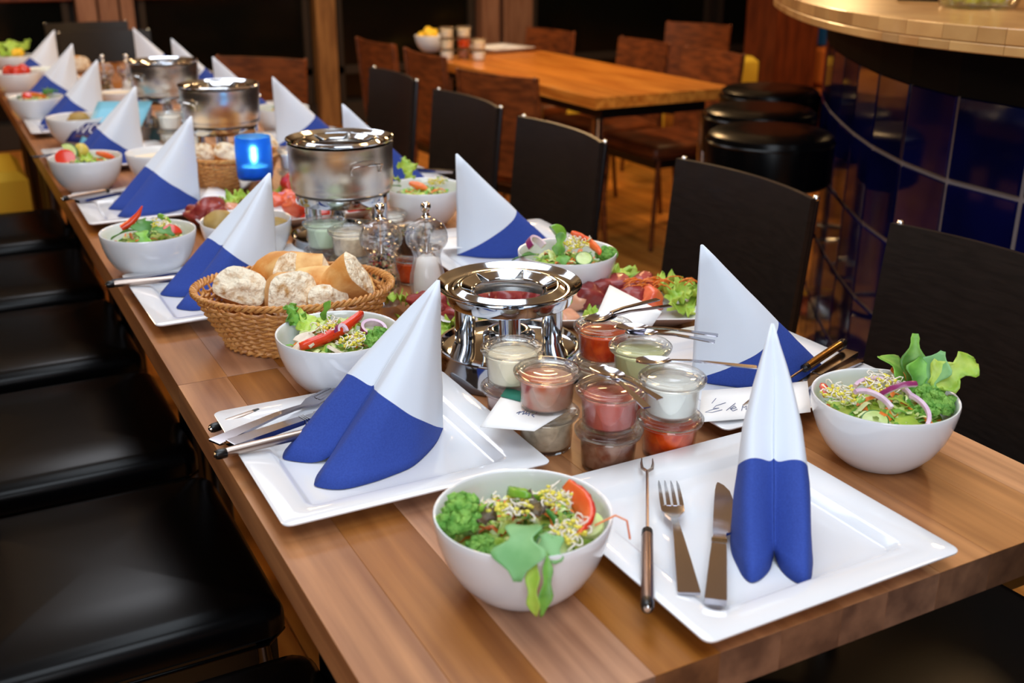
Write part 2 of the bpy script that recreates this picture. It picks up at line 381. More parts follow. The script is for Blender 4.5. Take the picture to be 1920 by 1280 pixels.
for i in range(6):
    table('dining_table', ['near end table of the long row, brown staves, under two square plates', 'second table of the long row, under the bread basket and pepper mills',
          'third table of the long row, under the blue candle', 'fourth table of the long row, under the light blue leaflet', 'fifth table of the long row, behind the leaflet',
          'far end table of the long row, beside black chairs'][i], 0.0, 0.8, joins[i], joins[i + 1], WOOD, seed=11 + i, group='tables pushed together in a long row')
bgt = table('wooden_table', 'honey coloured wooden table standing alone beyond the dark chairs', 1.90, 2.54, 2.78, 4.3, ORANGEWOOD, n=7, seed=5, legm=CHROME)

# ---------------------------------------------------------------- chairs (front looks to -x, origin under the seat)
def chair_seat(mb, w, d, z0, z1, r=0.03):
    rows = []
    for k, (ins, z) in enumerate([(0.02, z0), (0.0, z0 + 0.008), (0.0, z1 - 0.026), (0.004, z1 - 0.014), (0.013, z1 - 0.005), (0.030, z1), (0.11, z1 + 0.004), (0.19, z1 + 0.005)]):
        a, b = w / 2 - ins, d / 2 - ins; rr = max(r - ins * 0.5, 0.004); ring = []
        for cx, cy, q in ((1, 1, 0), (-1, 1, 1), (-1, -1, 2), (1, -1, 3)):
            for j in range(5):
                t = (q + j / 4) * PI / 2; ring.append((cx * (b - rr) + rr * math.cos(t), cy * (a - rr) + rr * math.sin(t), z))
        rows.append(ring)
    mb.grid(rows, wrap=True); n = len(rows[0]); o = len(mb.v) - n
    mb.f.append(list(range(o, o + n))); mb.m.append(0)
    o0 = len(mb.v) - n * len(rows); mb.f.append(list(range(o0 + n - 1, o0 - 1, -1))); mb.m.append(0)
def make_chair(label, seatm, backm, legm, group, name='dining_chair', ztop=0.848, zs=0.485, wid=0.43, tip=CHROME, tr=0.0075):
    t = thing(name, label, 'chair', (0, 0, 0), 0, group)
    m = MB(); chair_seat(m, wid, 0.42, zs - 0.055, zs); m.build('seat', seatm, t)
    MB().tube([(x * k, y * q, zs - 0.0562) for x, y, k, q in ((-.18, -wid / 2, 1, 1), (.18, -wid / 2, 1, 1), (.207, -wid / 2 + .025, 1, 1), (.207, wid / 2 - .025, 1, 1), (.18, wid / 2, 1, 1), (-.18, wid / 2, 1, 1), (-.207, wid / 2 - .025, 1, 1), (-.207, -wid / 2 + .025, 1, 1))], 0.0028, 8, closed=True).build('seat_piping', seatm, t)
    MB().box(-0.195, 0.195, -wid / 2 + 0.015, wid / 2 - 0.015, zs - 0.10, zs - 0.056, ch=0.004).build('seat_frame', BLACKWOOD, t, smooth=False)
    rows = []                                # curved back panel
    for k in range(7):
        z = zs - 0.02 + (ztop - zs + 0.02) * k / 6; lean = 0.035 * k / 6
        outer = []
        for j in range(13):
            v = -1 + 2 * j / 12; outer.append((0.185 + lean + 0.034 * (1 - v * v), v * wid / 2, z))
        inner = [(p[0] + 0.011, p[1], z) for p in reversed(outer)]
        rows.append(outer + inner)
    m = MB().grid(rows, wrap=True); n = len(rows[0])
    for base, flip in ((0, False), (6 * n, True)):
        for j in range(12):
            q = [base + j, base + j + 1, base + n - 2 - j, base + n - 1 - j]; m.f.append(q if flip else q[::-1]); m.m.append(0)
    m.build('backrest', backm, t, sharp=50)
    for s in (-1, 1):
        y = s * (wid / 2 - 0.006)
        pp = MB().tube([(0.19, y, zs - 0.06), (0.205, y, zs), (0.238, y, ztop - 0.004)], 0.0068, 8).build('back_post', legm, t)
        MB().blob((0.238, y, ztop - 0.002), tr, sub=2, amp=0).build('post_tip', tip, pp)
        MB().tube([(0.19, y, zs - 0.06), (0.235, y, 0.0)], 0.0105, 10).build('leg', legm, t)
        MB().tube([(-0.175, y - s * 0.01, zs - 0.06), (-0.20, y, 0.0)], 0.0105, 10).build('leg', legm, t)
    return t
DC = make_chair('black panel backed chair', VINYL, VENEER, DARKMETAL, 'black chairs along the long table')
learn(DC)
rights = [0.49, 1.12, 1.79, 2.37, 3.02]
rlab = ['black panel backed chair cropped by the frame, beside the upright rocket leaves', 'wide black panel backed chair behind a tall white napkin, below the bar stools',
        'black panel backed chair between the metal table leg and the white napkin point', 'black panel backed chair in front of the brown grained wooden chair back', 'farthest black panel backed chair on the high-backed side, before the tan post']
rx = [0.97, 0.975, 0.935, 0.955, 0.98]
for i, y in enumerate(rights):
    if i == 0: c = DC; c.location = (rx[i], y, 0); c['label'] = rlab[i]
    else: c = copy_to(DC, (rx[i], y, 0), random.uniform(-0.03, 0.03), rlab[i])
lefts = [0.32, 0.84, 1.35, 1.86, 2.36, 2.88]
llab = ['padded black vinyl seat cut off by the bottom edge of the picture', 'large padded black vinyl seat beside the plate with cutlery at the table corner', 'padded black vinyl seat below the wicker basket side of the table',
        'padded black vinyl seat beside the bowl with the red chilli', 'padded black vinyl seat beside the bowl with the cucumber wedge', 'farthest padded black vinyl seat, next to the yellow cushion']
for i, y in enumerate(lefts):
    copy_to(DC, (-0.128, y, 0), PI, llab[i])
e_ = copy_to(DC, (0.735, 0.055, 0), -PI / 2 + 0.06, 'black vinyl seat pushed under the near end of the table'); e_.scale = (1, 1.16, 1)
copy_to(DC, (0.58, 4.98, 0), PI / 2, 'black chair at the far end of the long table')
copy_to(DC, (0.60, 5.58, 0), PI / 2 + 0.1, 'black chair standing behind the far end chair')
WC = make_chair('brown wooden chair', BROWNWOOD, BROWNWOOD, BROWNWOOD, 'brown wooden chairs', name='wooden_chair', ztop=0.82, zs=0.46, wid=0.42, tip=BROWNWOOD)
learn(WC)
wl = [((1.86, 3.13, 0), PI + 0.3, 'brown wooden chair with the grained back, at the near side of the honey table'),
      ((1.93, 3.86, 0), PI, 'brown wooden chair on the near side of the honey table, by the jars'),
      ((1.93, 4.46, 0), PI + 0.06, 'brown wooden chair at the far corner of the honey table, near the tan post'),
      ((2.66, 3.38, 0), 0, 'brown wooden chair across the honey table, closest to the bar stools'),
      ((2.66, 3.92, 0), 0, 'brown wooden chair across the honey table, middle one of three'),
      ((2.55, 4.62, 0), 0.1, 'brown wooden chair across the honey table, before the pale three-board post'),
      ((0.84, 3.80, 0), 0.78, 'brown wooden chair behind the far napkins on the long table'),
      ((3.55, 4.55, 0), 0.4, 'brown wooden chair back near the red-brown column')]
for i, (p, r, lb) in enumerate(wl):
    if i == 0: c = WC; c.location = p; c.rotation_euler = (0, 0, r); c['label'] = lb
    else: copy_to(WC, p, r, lb)

# ---------------------------------------------------------------- bar
def smooth_path(pts, n):
    P = [Vector(p) for p in pts]; out = []
    for i in range(len(P) - 1):
        a = P[max(i - 1, 0)]; b = P[i]; c = P[i + 1]; d = P[min(i + 2, len(P) - 1)]
        for k in range(n):
            t = k / n; out.append(0.5 * ((2 * b) + (c - a) * t + (2 * a - 5 * b + 4 * c - d) * t * t + (3 * b - a - 3 * c + d) * t ** 3))
    out.append(P[-1]); return out
topc = smooth_path([(3.4, 3.3), (2.75, 2.78), (2.233, 2.251), (1.931, 1.855), (1.69, 1.466), (1.56, 1.148), (1.527, 0.921), (1.56, 0.68), (1.68, 0.40), (1.9, 0.15), (2.3, -0.1)], 10)
def resample(P, step):
    out = [P[0].copy()]; left = step
    for a, b in zip(P, P[1:]):
        L = (b - a).length; pos = 0.0
        while L - pos >= left: pos += left; out.append(a + (b - a) * (pos / L)); left = step
        left -= L - pos
    return out
def offset(P, d):
    o = []
    for i, p in enumerate(P):
        t = (P[min(i + 1, len(P) - 1)] - P[max(i - 1, 0)]).normalized(); nrm = Vector((-t.y, t.x)); o.append(p + nrm * d)
    return o
bar = thing('bar_counter', 'curved bar clad in navy blue tiles with a thick blond wood top', 'bar counter', (2.6, 1.2, 0))
def W2L(p, z): return (p.x - 2.6, p.y - 1.2, z)
tc = resample(topc, 0.05)
inn = offset(tc, 0.19)
if (inn[20] - Vector((2.6, 0.8))).length > (tc[20] - Vector((2.6, 0.8))).length: sg = -1
else: sg = 1
wallp = offset(tc, 0.19 * sg); backp = offset(tc, 0.62 * sg)
wt = resample(wallp, 0.2)
m = MB(); m.grid([[W2L(p, 0.0) for p in wt], [W2L(p, 1.10) for p in wt]], wrap=False)
m.grid([[W2L(p, 0.0) for p in offset(tc, 0.25 * sg)], [W2L(p, 1.10) for p in offset(tc, 0.25 * sg)]])
m.build('body', GROUT, bar, smooth=False)
fo = offset(wt, -0.008 * sg)
MB().grid([[W2L(p, 0.985) for p in wt], [W2L(p, 0.985) for p in fo], [W2L(p, 1.0995) for p in fo], [W2L(p, 1.0995) for p in wt]]).build('fascia', FASCIA, bar, smooth=False)
nrm = offset(wt, -0.006 * sg); nin = offset(wt, 0.01 * sg)
for i in range(len(wt) - 1):
    a, b = wt[i], wt[i + 1]
    ao, bo = nrm[i], nrm[i + 1]; ai, bi = nin[i], nin[i + 1]
    g = (b - a).normalized() * 0.005
    for r in range(5):
        z0, z1 = r * 0.2 + 0.005, min(r * 0.2 + 0.195, 0.984)
        if z1 - z0 < 0.03: continue
        c = 0.003; cv = (b - a).normalized() * c
        front = [(ao + g + cv, z0 + c), (bo - g - cv, z0 + c), (bo - g - cv, z1 - c), (ao + g + cv, z1 - c)]
        mid = [(wt[i] + g, z0), (wt[i + 1] - g, z0), (wt[i + 1] - g, z1), (wt[i] + g, z1)]
        bk = [(ai + g, z0), (bi - g, z0), (bi - g, z1), (ai + g, z1)]
        vs = [W2L(p, z) for p, z in front + mid + bk]
        fs = [(0, 1, 2, 3)] + [(k * 4 + j, k * 4 + 4 + j, k * 4 + 4 + (j + 1) % 4, k * 4 + (j + 1) % 4) for k in (0, 1) for j in range(4)]
        MB().add(vs, fs).build('tile', TILE, bar, smooth=False)
o1 = offset(tc, 0.035 * sg)
m = MB(); m.grid([[W2L(p, 1.10) for p in o1], [W2L(p, 1.15) for p in o1], [W2L(p, 1.15) for p in backp], [W2L(p, 1.10) for p in backp], [W2L(p, 1.10) for p in o1]])
m.build('countertop', BARWOOD, bar, sharp=30)
rb = random.Random(3)
for lay, (za, zb) in enumerate(((1.10, 1.119), (1.1195, 1.15))):
    i = 0
    pts = resample(topc, 0.02); o2 = offset(pts, 0.034 * sg)
    while i < len(pts) - 2:
        k = min(i + rb.choice([3, 4, 5, 6]), len(pts) - 1); m = MB(); rows = []
        for j in range(i, k + 1):
            p, q = pts[j], o2[j]
            sh = (pts[min(j + 1, len(pts) - 1)] - pts[max(j - 1, 0)]).normalized() * (0.0006 if j == i else (-0.0006 if j == k else 0))
            rows.append([W2L(q + sh, za), W2L(p + sh + (q - p) * 0.05, za), W2L(p + sh, za + 0.002), W2L(p + sh, zb - 0.002), W2L(p + sh + (q - p) * 0.05, zb), W2L(q + sh, zb)])
        m.grid(rows, wrap=True)
        m.f.append([0, 1, 2, 3, 4, 5]); m.m.append(0); e = len(m.v) - 6; m.f.append([e + 5, e + 4, e + 3, e + 2, e + 1, e]); m.m.append(0)
        m.build('edge_block', BARWOOD, bar, smooth=False); i = k
# things on the bar
gb = thing('glass_dish', 'clear glass dish with yellow green drink glasses, on the bar top', 'dish', (1.955, 1.225, 1.15))
MB().lathe([(0, 0), (0.075, 0), (0.085, 0.006), (0.09, 0.022), (0.086, 0.022), (0.08, 0.009), (0, 0.006)], 32).build('dish', GLASS, gb)
for k in range(4):
    a = k * PI / 2 + 0.4
    g = thing('shot_glass', 'small glass of yellow green drink in the dish on the bar', 'glass', (1.955 + 0.042 * math.cos(a), 1.225 + 0.042 * math.sin(a), 1.157), 0, 'shot glasses on the bar')
    MB().lathe([(0, 0), (0.018, 0), (0.022, 0.055), (0.020, 0.055), (0.0165, 0.006), (0, 0.006)], 20).build('tumbler', GLASS, g)
    MB().lathe([(0, 0.0065), (0.0163, 0.0065), (0.0192, 0.045), (0, 0.045)], 20).build('drink', WINEG, g)
tag(MB().box(-0.09, 0.09, -0.07, 0.07, 0, 0.05, ch=0.008).build('bar_tray', BLACK, loc=(2.12, 1.52, 1.15), rot=(0, 0, 0.6), smooth=False), 'black tray lying farther back on the bar top', 'tray')

# ---------------------------------------------------------------- bar stools
def stool(loc, label):
    t = thing('bar_stool', label, 'stool', loc, 0, 'round bar stools')
    MB().lathe([(0, 0.655), (0.165, 0.655), (0.174, 0.665), (0.175, 0.77), (0.17, 0.79), (0.155, 0.80), (0.08, 0.803), (0, 0.803)], 40).build('seat', VINYL, t)
    MB().lathe([(0.176, 0.768), (0.179, 0.772), (0.176, 0.776)], 40, closed=True).build('piping', VINYL, t)
    MB().lathe([(0.03, 0.02), (0.03, 0.655)], 20).build('column', CHROME, t)
    MB().lathe([(0, 0), (0.2, 0), (0.2, 0.01), (0.05, 0.03), (0.03, 0.04), (0, 0.04)], 40).build('base', CHROME, t)
    MB().tube([(0.12 * math.cos(a * PI / 12), 0.12 * math.sin(a * PI / 12), 0.28) for a in range(24)], 0.009, 8, closed=True).build('foot_ring', CHROME, t)
stool((1.815, 1.735, 0), 'round black bar stool nearest along the tiled bar')
stool((2.06, 2.07, 0), 'round black bar stool in the middle of the three at the bar')
stool((2.40, 2.42, 0), 'round black bar stool farthest along the tiled bar')

# ---------------------------------------------------------------- far background
def cushion_cube(loc, s, label, mat, name='cube_seat', cat='seat', rz=0.0):
    t = thing(name, label, cat, loc, rz)
    MB().box(-s[0] / 2, s[0] / 2, -s[1] / 2, s[1] / 2, 0, s[2] * 0.55, ch=0.012).build('body', mat, t, smooth=False)
    MB().box(-s[0] / 2 - 0.005, s[0] / 2 + 0.005, -s[1] / 2 - 0.005, s[1] / 2 + 0.005, s[2] * 0.57, s[2], ch=0.03).build('top', mat, t, smooth=False)
cushion_cube((4.2, 4.85, 0.0), (0.22, 0.22, 0.60), 'yellow block seat standing before the red-brown column', YELLOW)
cushion_cube((4.0, 5.65, 0.0), (0.36, 0.3, 0.42), 'yellow block seat beyond the honey table, seen under its edge', YELLOW)
cushion_cube((3.50, 5.6, 0.0), (0.34, 0.3, 0.44), 'yellow block seat beyond the honey table legs, by the pale post', YELLOW)
cushion_cube((5.22, 5.1, 0.0), (0.30, 0.3, 0.60), 'orange brown crate standing beside the red-brown column', ORANGEBOX, 'crate', 'crate')
tag(MB().box(-0.1, 0.1, -0.08, 0.08, 0, 0.14, ch=0.012).build('blue_box', BLUEBOX, loc=(5.18, 5.1, 0.602), smooth=False), 'small blue box on top of the orange brown crate', 'box')
cushion_cube((-0.17, 4.0, 0.0), (0.42, 0.44, 0.47), 'yellow block seat beyond the last black seat on the padded-seat side', YELLOW)
# ---------------------------------------------------------------- tableware builders
def sq_loop(h, z, r, n=6):
    o = []
    for cx, cy, q in ((1, 1, 0), (-1, 1, 1), (-1, -1, 2), (1, -1, 3)):
        for j in range(n):
            t = (q + j / (n - 1)) * PI / 2; o.append((cx * (h - r) + r * math.cos(t), cy * (h - r) + r * math.sin(t), z))
    return o
def plate(label, loc, rz=0.0, s=0.30, group='square white plates'):
    k = s / 0.30
    rows = [sq_loop(h * k, z, r) for h, z, r in ((0.001, 0.0, 0.0005), (0.094, 0.0, 0.01), (0.097, 0.0015, 0.01), (0.108, 0.008, 0.012), (0.1475, 0.0165, 0.010), (0.1498, 0.0182, 0.010), (0.1500, 0.0198, 0.010), (0.1485, 0.0208, 0.010),
            (0.1165, 0.0165, 0.011), (0.1130, 0.0150, 0.011), (0.1070, 0.0080, 0.011), (0.1040, 0.0068, 0.010), (0.09, 0.0065, 0.01), (0.001, 0.0065, 0.0005))]
    o = MB().grid(rows, wrap=True).build('square_plate', CHINA, loc=loc, rot=(0, 0, rz), sharp=50)
    return tag(o, label, 'plate', group)
BOWLP = [(0, 0.003), (0.034, 0.003), (0.036, 0.0), (0.041, 0.0), (0.044, 0.002), (0.053, 0.010), (0.063, 0.022), (0.0715, 0.038), (0.0772, 0.055), (0.0800, 0.070), (0.0806, 0.0765), (0.0800, 0.0785), (0.0785, 0.0785), (0.0772, 0.0765),
         (0.0762, 0.069), (0.0735, 0.055), (0.0680, 0.039), (0.060, 0.024), (0.049, 0.012), (0.036, 0.0065), (0, 0.006)]
def bowl(label, loc, s=1.0, group='white round bowls', name='salad_bowl'):
    o = MB().lathe([(r * s, z * s) for r, z in BOWLP], 56).build(name, CHINA, loc=loc, sharp=60)
    return tag(o, label, 'bowl', group)
def napkin(label, loc, face, H=0.188, L=1.0, V=1.0, seed=0, group='folded napkins standing on the plates'):
    rnd = random.Random(seed)
    wob = [rnd.uniform(-0.006, 0.006) for _ in range(8)]
    ctrl = [(0.0, 0.0), (0.035, 0.034), (0.078, 0.060 + wob[0]), (0.125, 0.069 + wob[1]), (0.165, 0.063 + wob[2]), (0.186, 0.046 + wob[3]), (0.183, 0.030), (0.166, 0.012), (0.146, 0.0004)]
    m = MB(); apex = Vector((0.0, 0.0, H))
    for sd in (1, -1):
        pts = smooth_path([(x * L * (1 + wob[4 + (sd > 0)]), y * sd * V) for x, y in ctrl], 5)
        tw = []; tb = []
        rows = []
        for i, p in enumerate(pts):
            q = i / (len(pts) - 1)
            lift = 0.010 * max(0, (q - 0.86) / 0.14) ** 2
            b = Vector((p.x, p.y, 0.0006 + lift))
            ub = max(p.x, 1e-4); tbd = min(H / (H + 0.80 * ub), 0.995)
            ts = [0.012 + (tbd - 0.012) * k / 7 for k in range(8)] + [tbd + (1 - tbd) * k / 6 for k in range(1, 7)]
            row = []
            for t in ts:
                P = apex.lerp(b, t)
                bow = 0.010 * math.sin(PI * t) * math.sin(PI * q)
                P.y += sd * bow; P.x += 0.004 * math.sin(PI * t) * math.sin(2 * PI * q) + 0.0012 * noise.noise(Vector((P.x * 40, P.y * 40, P.z * 30 + seed)))
                P.y += 0.0016 * noise.noise(Vector((P.x * 30 + 5, P.y * 30, P.z * 25 + seed)))
                row.append(tuple(P))
            rows.append(row)
        m.grid(rows, mfun=lambda i, j: 0 if j < 7 else 1)
    o = m.build('folded_napkin', [NAPW, NAPB], loc=loc, rot=(0, 0, face), sharp=0, solid=0.0016)
    return tag(o, label, 'napkin', group)
def strip(mb, st, mi=0, T=None):             # stations: x, y, half width, thickness, z, dish
    rows = []
    for x, y, w, t, z, d in st:
        top = [(x, y + w * k, z - d * (1 - k * k)) for k in (-1, -0.6, 0, 0.6, 1)]
        bot = [(x, y + w * k, z - d * (1 - k * k) - t) for k in (1, 0.6, 0, -0.6, -1)]
        rows.append(top + bot)
    mb.grid(rows, wrap=True, mi=mi, T=T); n = 10; a = len(mb.v) - n * len(rows); e = len(mb.v) - n
    mb.f.append([a + i for i in range(n)][::-1]); mb.m.append(mi); mb.f.append([e + i for i in range(n)]); mb.m.append(mi)
    return mb
def orient(a, b):                            # placement that puts local x=0 at a and +x towards b
    a, b = Vector(a), Vector(b); d = b - a; L = math.hypot(d.x, d.y)
    return a, (0, -math.atan2(d.z, L), math.atan2(d.y, d.x))
def fork(label, tail, tip, group='table forks', L=0.205):
    t, r = orient(tail, tip); e = thing('table_fork', label, 'fork', t, 0, group, rot=r)
    m = MB(); strip(m, [(0, 0, .0098, .0025, .003, 0), (.002, 0, .0102, .0028, .0032, 0), (.05, 0, .0075, .003, .0045, 0), (.09, 0, .0050, .003, .0052, 0), (.118, 0, .0036, .003, .0040, 0), (.132, 0, .0036, .003, .0026, 0)])
    m.build('handle', CUTLERY, e)
    m = MB(); strip(m, [(.131, 0, .0036, .003, .0026, 0), (.139, 0, .008, .0024, .0026, .0006), (.146, 0, .0116, .002, .0030, .001), (.156, 0, .0118, .0018, .0040, .001)]); m.build('root', CUTLERY, e)
    for k in (-1.5, -0.5, 0.5, 1.5):
        m = MB(); y = k * 0.0066
        strip(m, [(.155, y, .0021, .0018, .0036, 0), (.175, y * .99, .0019, .0018, .0052, 0), (.195, y * .97, .0014, .0016, .0060, 0), (L, y * .95, .0004, .0008, .0056, 0)]); m.build('tine', CUTLERY, e)
    return e
def knife(label, tail, tip, group='table knives', flip=1):
    t, r = orient(tail, tip); e = thing('table_knife', label, 'knife', t, 0, group, rot=r)
    m = MB(); strip(m, [(0, 0, .0092, .006, .006, 0), (.002, 0, .0096, .0062, .0062, 0), (.07, 0, .0078, .0062, .0066, 0), (.095, 0, .0068, .006, .0064, 0)]); m.build('handle', CUTLERY, e)
    m = MB()
    for x in (.0955, .0985, .1015): strip(m, [(x, 0, .0074, .0068, .0068, 0), (x + .0018, 0, .0074, .0068, .0068, 0)])
    m.build('ferrule', CHROME, e)
    m = MB(); f = flip
    strip(m, [(.103, 0, .0064, .005, .006, 0), (.116, 0, .0060, .004, .0055, 0), (.120, f * .002, .0088, .002, .0045, 0), (.15, f * .0025, .0098, .0016, .0043, 0), (.185, f * .002, .0096, .0013, .0043, 0), (.205, f * .000, .0076, .0012, .0043, 0), (.217, -f * .0028, .004, .001, .0043, 0), (.222, -f * .005, .0008, .0006, .0043, 0)])
    m.build('blade', CUTLERY, e)
    return e
def fondue_fork(label, tail, tip, hm=None, group='fondue forks', hl=0.115):
    tail, tip = Vector(tail), Vector(tip); L = (tip - tail).length
    t, r = orient(tail, tip); e = thing('fondue_fork', label, 'fork', t, 0, group, rot=r)
    MB().lathe([(0, 0.012), (0.0052, 0.012), (0.0056, 0.016), (0.0056, hl - 0.006), (0.0052, hl - 0.002), (0, hl - 0.002)], 18, T=TR((0, 0, .0058), (0, PI / 2, 0))).build('handle', hm or BRONZE, e)
    c = MB().lathe([(0, 0.0), (0.0048, 0.0), (0.0058, 0.003), (0.0058, 0.011), (0.005, 0.0125), (0, 0.0125)], 18, T=TR((0, 0, .0058), (0, PI / 2, 0))).build('end_cap', BLACK, e)
    MB().lathe([(0, -0.0022), (0.0024, -0.002), (0.0034, -0.0004), (0, 0.0002)], 14, T=TR((0, 0, .0058), (0, PI / 2, 0))).build('rivet', CHROME, c)
    MB().lathe([(0, hl - 0.002), (0.0056, hl - 0.002), (0.0054, hl + 0.006), (0.002, hl + 0.009), (0, hl + 0.009)], 18, T=TR((0, 0, .0058), (0, PI / 2, 0))).build('collar', BLACK, e)
    MB().tube([(hl, 0, .0058), (L - 0.03, 0, .0058)], 0.0017, 8).build('rod', BRONZE, e)
    m = MB()
    for s in (-1, 1): m.tube([(L - 0.031, 0, .0058), (L - 0.024, s * .0052, .0058), (L - 0.013, s * .0062, .0058), (L, s * .0058, .0058)], [.0018, .0018, .0014, .0005], 7)
    m.build('prongs', BRONZE, e)
    return e
def spoon(label, bowlp, tail, group='small spoons on the jar lids', k=1.0):
    a, b = Vector(tail), Vector(bowlp); d = b - a; t, r = orient(a, b); L = d.length + 0.018
    e = thing('small_spoon', label, 'spoon', t, 0, group, rot=r); x0 = L - 0.040
    m = MB(); strip(m, [(0, 0, .0042, .0012, .003, 0), (.002, 0, .0046, .0014, .0031, 0), (x0 * .4, 0, .0034, .0016, .005, 0), (x0 * .75, 0, .0023, .002, .0068, 0), (x0 + .002, 0, .0022, .0024, .0058, 0)]); m.build('handle', CUTLERY, e)
    m = MB(); st = []
    for q in [0, .04, .12, .25, .42, .6, .78, .9, .97, 1.0]:
        w = 0.0125 * k * (max(0.0, 1 - (2 * q - 1.08) ** 2 / 1.17)) ** 0.5 if q > 0 else .0022
        st.append((x0 + .040 * q, 0, max(w, .0018), .0009, .0058 - 0.0022 * q, .0045 * (math.sin(PI * min(1, q * 1.02)) ** 0.8 if 0 < q < 0.98 else 0)))
    strip(m, st); m.build('spoon_bowl', CUTLERY, e)
    return e
JH = 0.049
def jar(label, loc, content, cat='jar', fill=0.0362, group='small glass jars with lids', lid=True):
    e = thing('glass_jar', label, cat, loc, random.uniform(0, 6), group)
    MB().lathe([(0, 0.0015), (0.0265, 0.0), (0.0288, 0.0008), (0.0298, 0.003), (0.0315, 0.033), (0.0318, 0.0355), (0.0318, 0.0372), (0.0362, 0.0385), (0.0372, 0.0398), (0.0366, 0.0412), (0.0345, 0.0415),
                (0.0322, 0.0410), (0.0304, 0.0365), (0.0300, 0.033), (0.0284, 0.006), (0.0262, 0.0035), (0, 0.004)], 40).build('jar_body', GLASS, e, sharp=50)
    r1 = 0.0300
    MB().lathe([(0, 0.0043), (0.0258, 0.0040), (0.0281, 0.0063), (r1 - 0.0003, fill - 0.001), (r1 - 0.001, fill), (r1 * 0.5, fill + 0.0006), (0, fill)], 36).build('contents', content, e)
    if lid:
        MB().lathe([(0, 0.0418), (0.027, 0.0415), (0.030, 0.0402), (0.032, 0.0418), (0.0372, 0.0418), (0.0386, 0.0428), (0.0388, 0.0452), (0.0378, 0.0464), (0.0362, 0.0466), (0.0356, 0.0474), (0.0352, 0.0486), (0.0340, 0.0490), (0.0322, 0.0490), (0.0312, 0.0486), (0.0308, 0.0474), (0.0300, 0.0468), (0.0282, 0.0466), (0.0276, 0.0458), (0.0268, 0.0452), (0.012, 0.0452), (0, 0.0452)], 56).build('jar_lid', GLASS, e, sharp=70)
    return e
def splash_ring(e, dz):                       # dished ring with six notches for the forks
    T = TR((0, 0, dz))
    MB().lathe([(0.0800, 0.100), (0.0845, 0.099), (0.0858, 0.1005), (0.0868, 0.1135), (0.0905, 0.1150), (0.0965, 0.1205), (0.0978, 0.1222), (0.0972, 0.1234), (0.0955, 0.1228), (0.0895, 0.1178), (0.080, 0.1150), (0.0745, 0.1162), (0.0690, 0.1205), (0.0670, 0.1210), (0.0660, 0.1195), (0.0735, 0.1140), (0.0795, 0.1125)], 64, closed=True, T=T).build('top_ring', STEEL, e)
    rows = []
    N = 180
    for k in range(6):
        row = []
        for j in range(N):
            a = 2 * PI * j / N; dd = min(abs((a - (q * PI / 3 + 0.3) + PI) % (2 * PI) - PI) for q in range(6))
            rin = 0.0475 + 0.0150 * math.exp(-(dd / 0.085) ** 4) + (0.004 if dd < 0.03 else 0)
            q = k / 5; r = 0.0675 + (rin - 0.0675) * q
            row.append((r * math.cos(a), r * math.sin(a), 0.1206 - 0.0085 * ((0.0675 - r) / 0.02)))
        rows.append(row)
    MB().grid(rows, wrap=True, T=T).build('notched_plate', STEEL, e, solid=0.0008)
    MB().lathe([(0.0640, 0.090), (0.0660, 0.1185)], 48, T=T).build('inner_collar', BRUSHED, e, solid=0.0008)
def burner(label, loc, rz=0.0, group='fondue burners', splash=True, legs=(2.45, -0.42, 0.62)):
    e = thing('fondue_burner', label, 'burner', loc, rz, group)
    MB().lathe([(0, 0.004), (0.085, 0.004), (0.088, 0.0), (0.106, 0.0), (0.108, 0.002), (0.105, 0.010), (0.099, 0.020), (0.0965, 0.034), (0.098, 0.036), (0.0975, 0.0375), (0.0945, 0.037), (0.091, 0.030), (0.082, 0.026), (0.05, 0.025), (0, 0.025)], 56).build('base', STEEL, e)
    for a in legs:
        MB().lathe([(0.0145, 0.0255), (0.0145, 0.103)], 22, T=TR((0.070 * math.cos(a), 0.070 * math.sin(a), 0))).build('leg', STEEL, e)
    if splash: splash_ring(e, 0)
    else: MB().lathe([(0.060, 0.1135), (0.0825, 0.1130), (0.0830, 0.0990), (0.0850, 0.0985), (0.0860, 0.1000), (0.0860, 0.1140), (0.0845, 0.1152), (0.060, 0.1150)], 64, closed=True).build('support_ring', STEEL, e)
    c = MB().lathe([(0, 0.026), (0.034, 0.026), (0.036, 0.028), (0.036, 0.050), (0.030, 0.056), (0.024, 0.0575), (0.0215, 0.057), (0.0215, 0.048), (0, 0.046)], 40).build('burner_cup', STEEL, e)
    MB().lathe([(0, 0.0492), (0.0212, 0.0492), (0.0212, 0.0505), (0, 0.0512)], 32).build('wick_pad', BURNERIN, c)
    m = MB(); strip(m, [(-0.030, 0, .012, .002, .052, 0), (-0.06, 0, .007, .002, .047, 0), (-0.10, 0, .0055, .002, .043, 0), (-0.112, 0, .007, .0025, .041, 0)], T=TR((0, 0, 0), (0, 0, 0.9))); m.build('lever', STEEL, e)
    return e
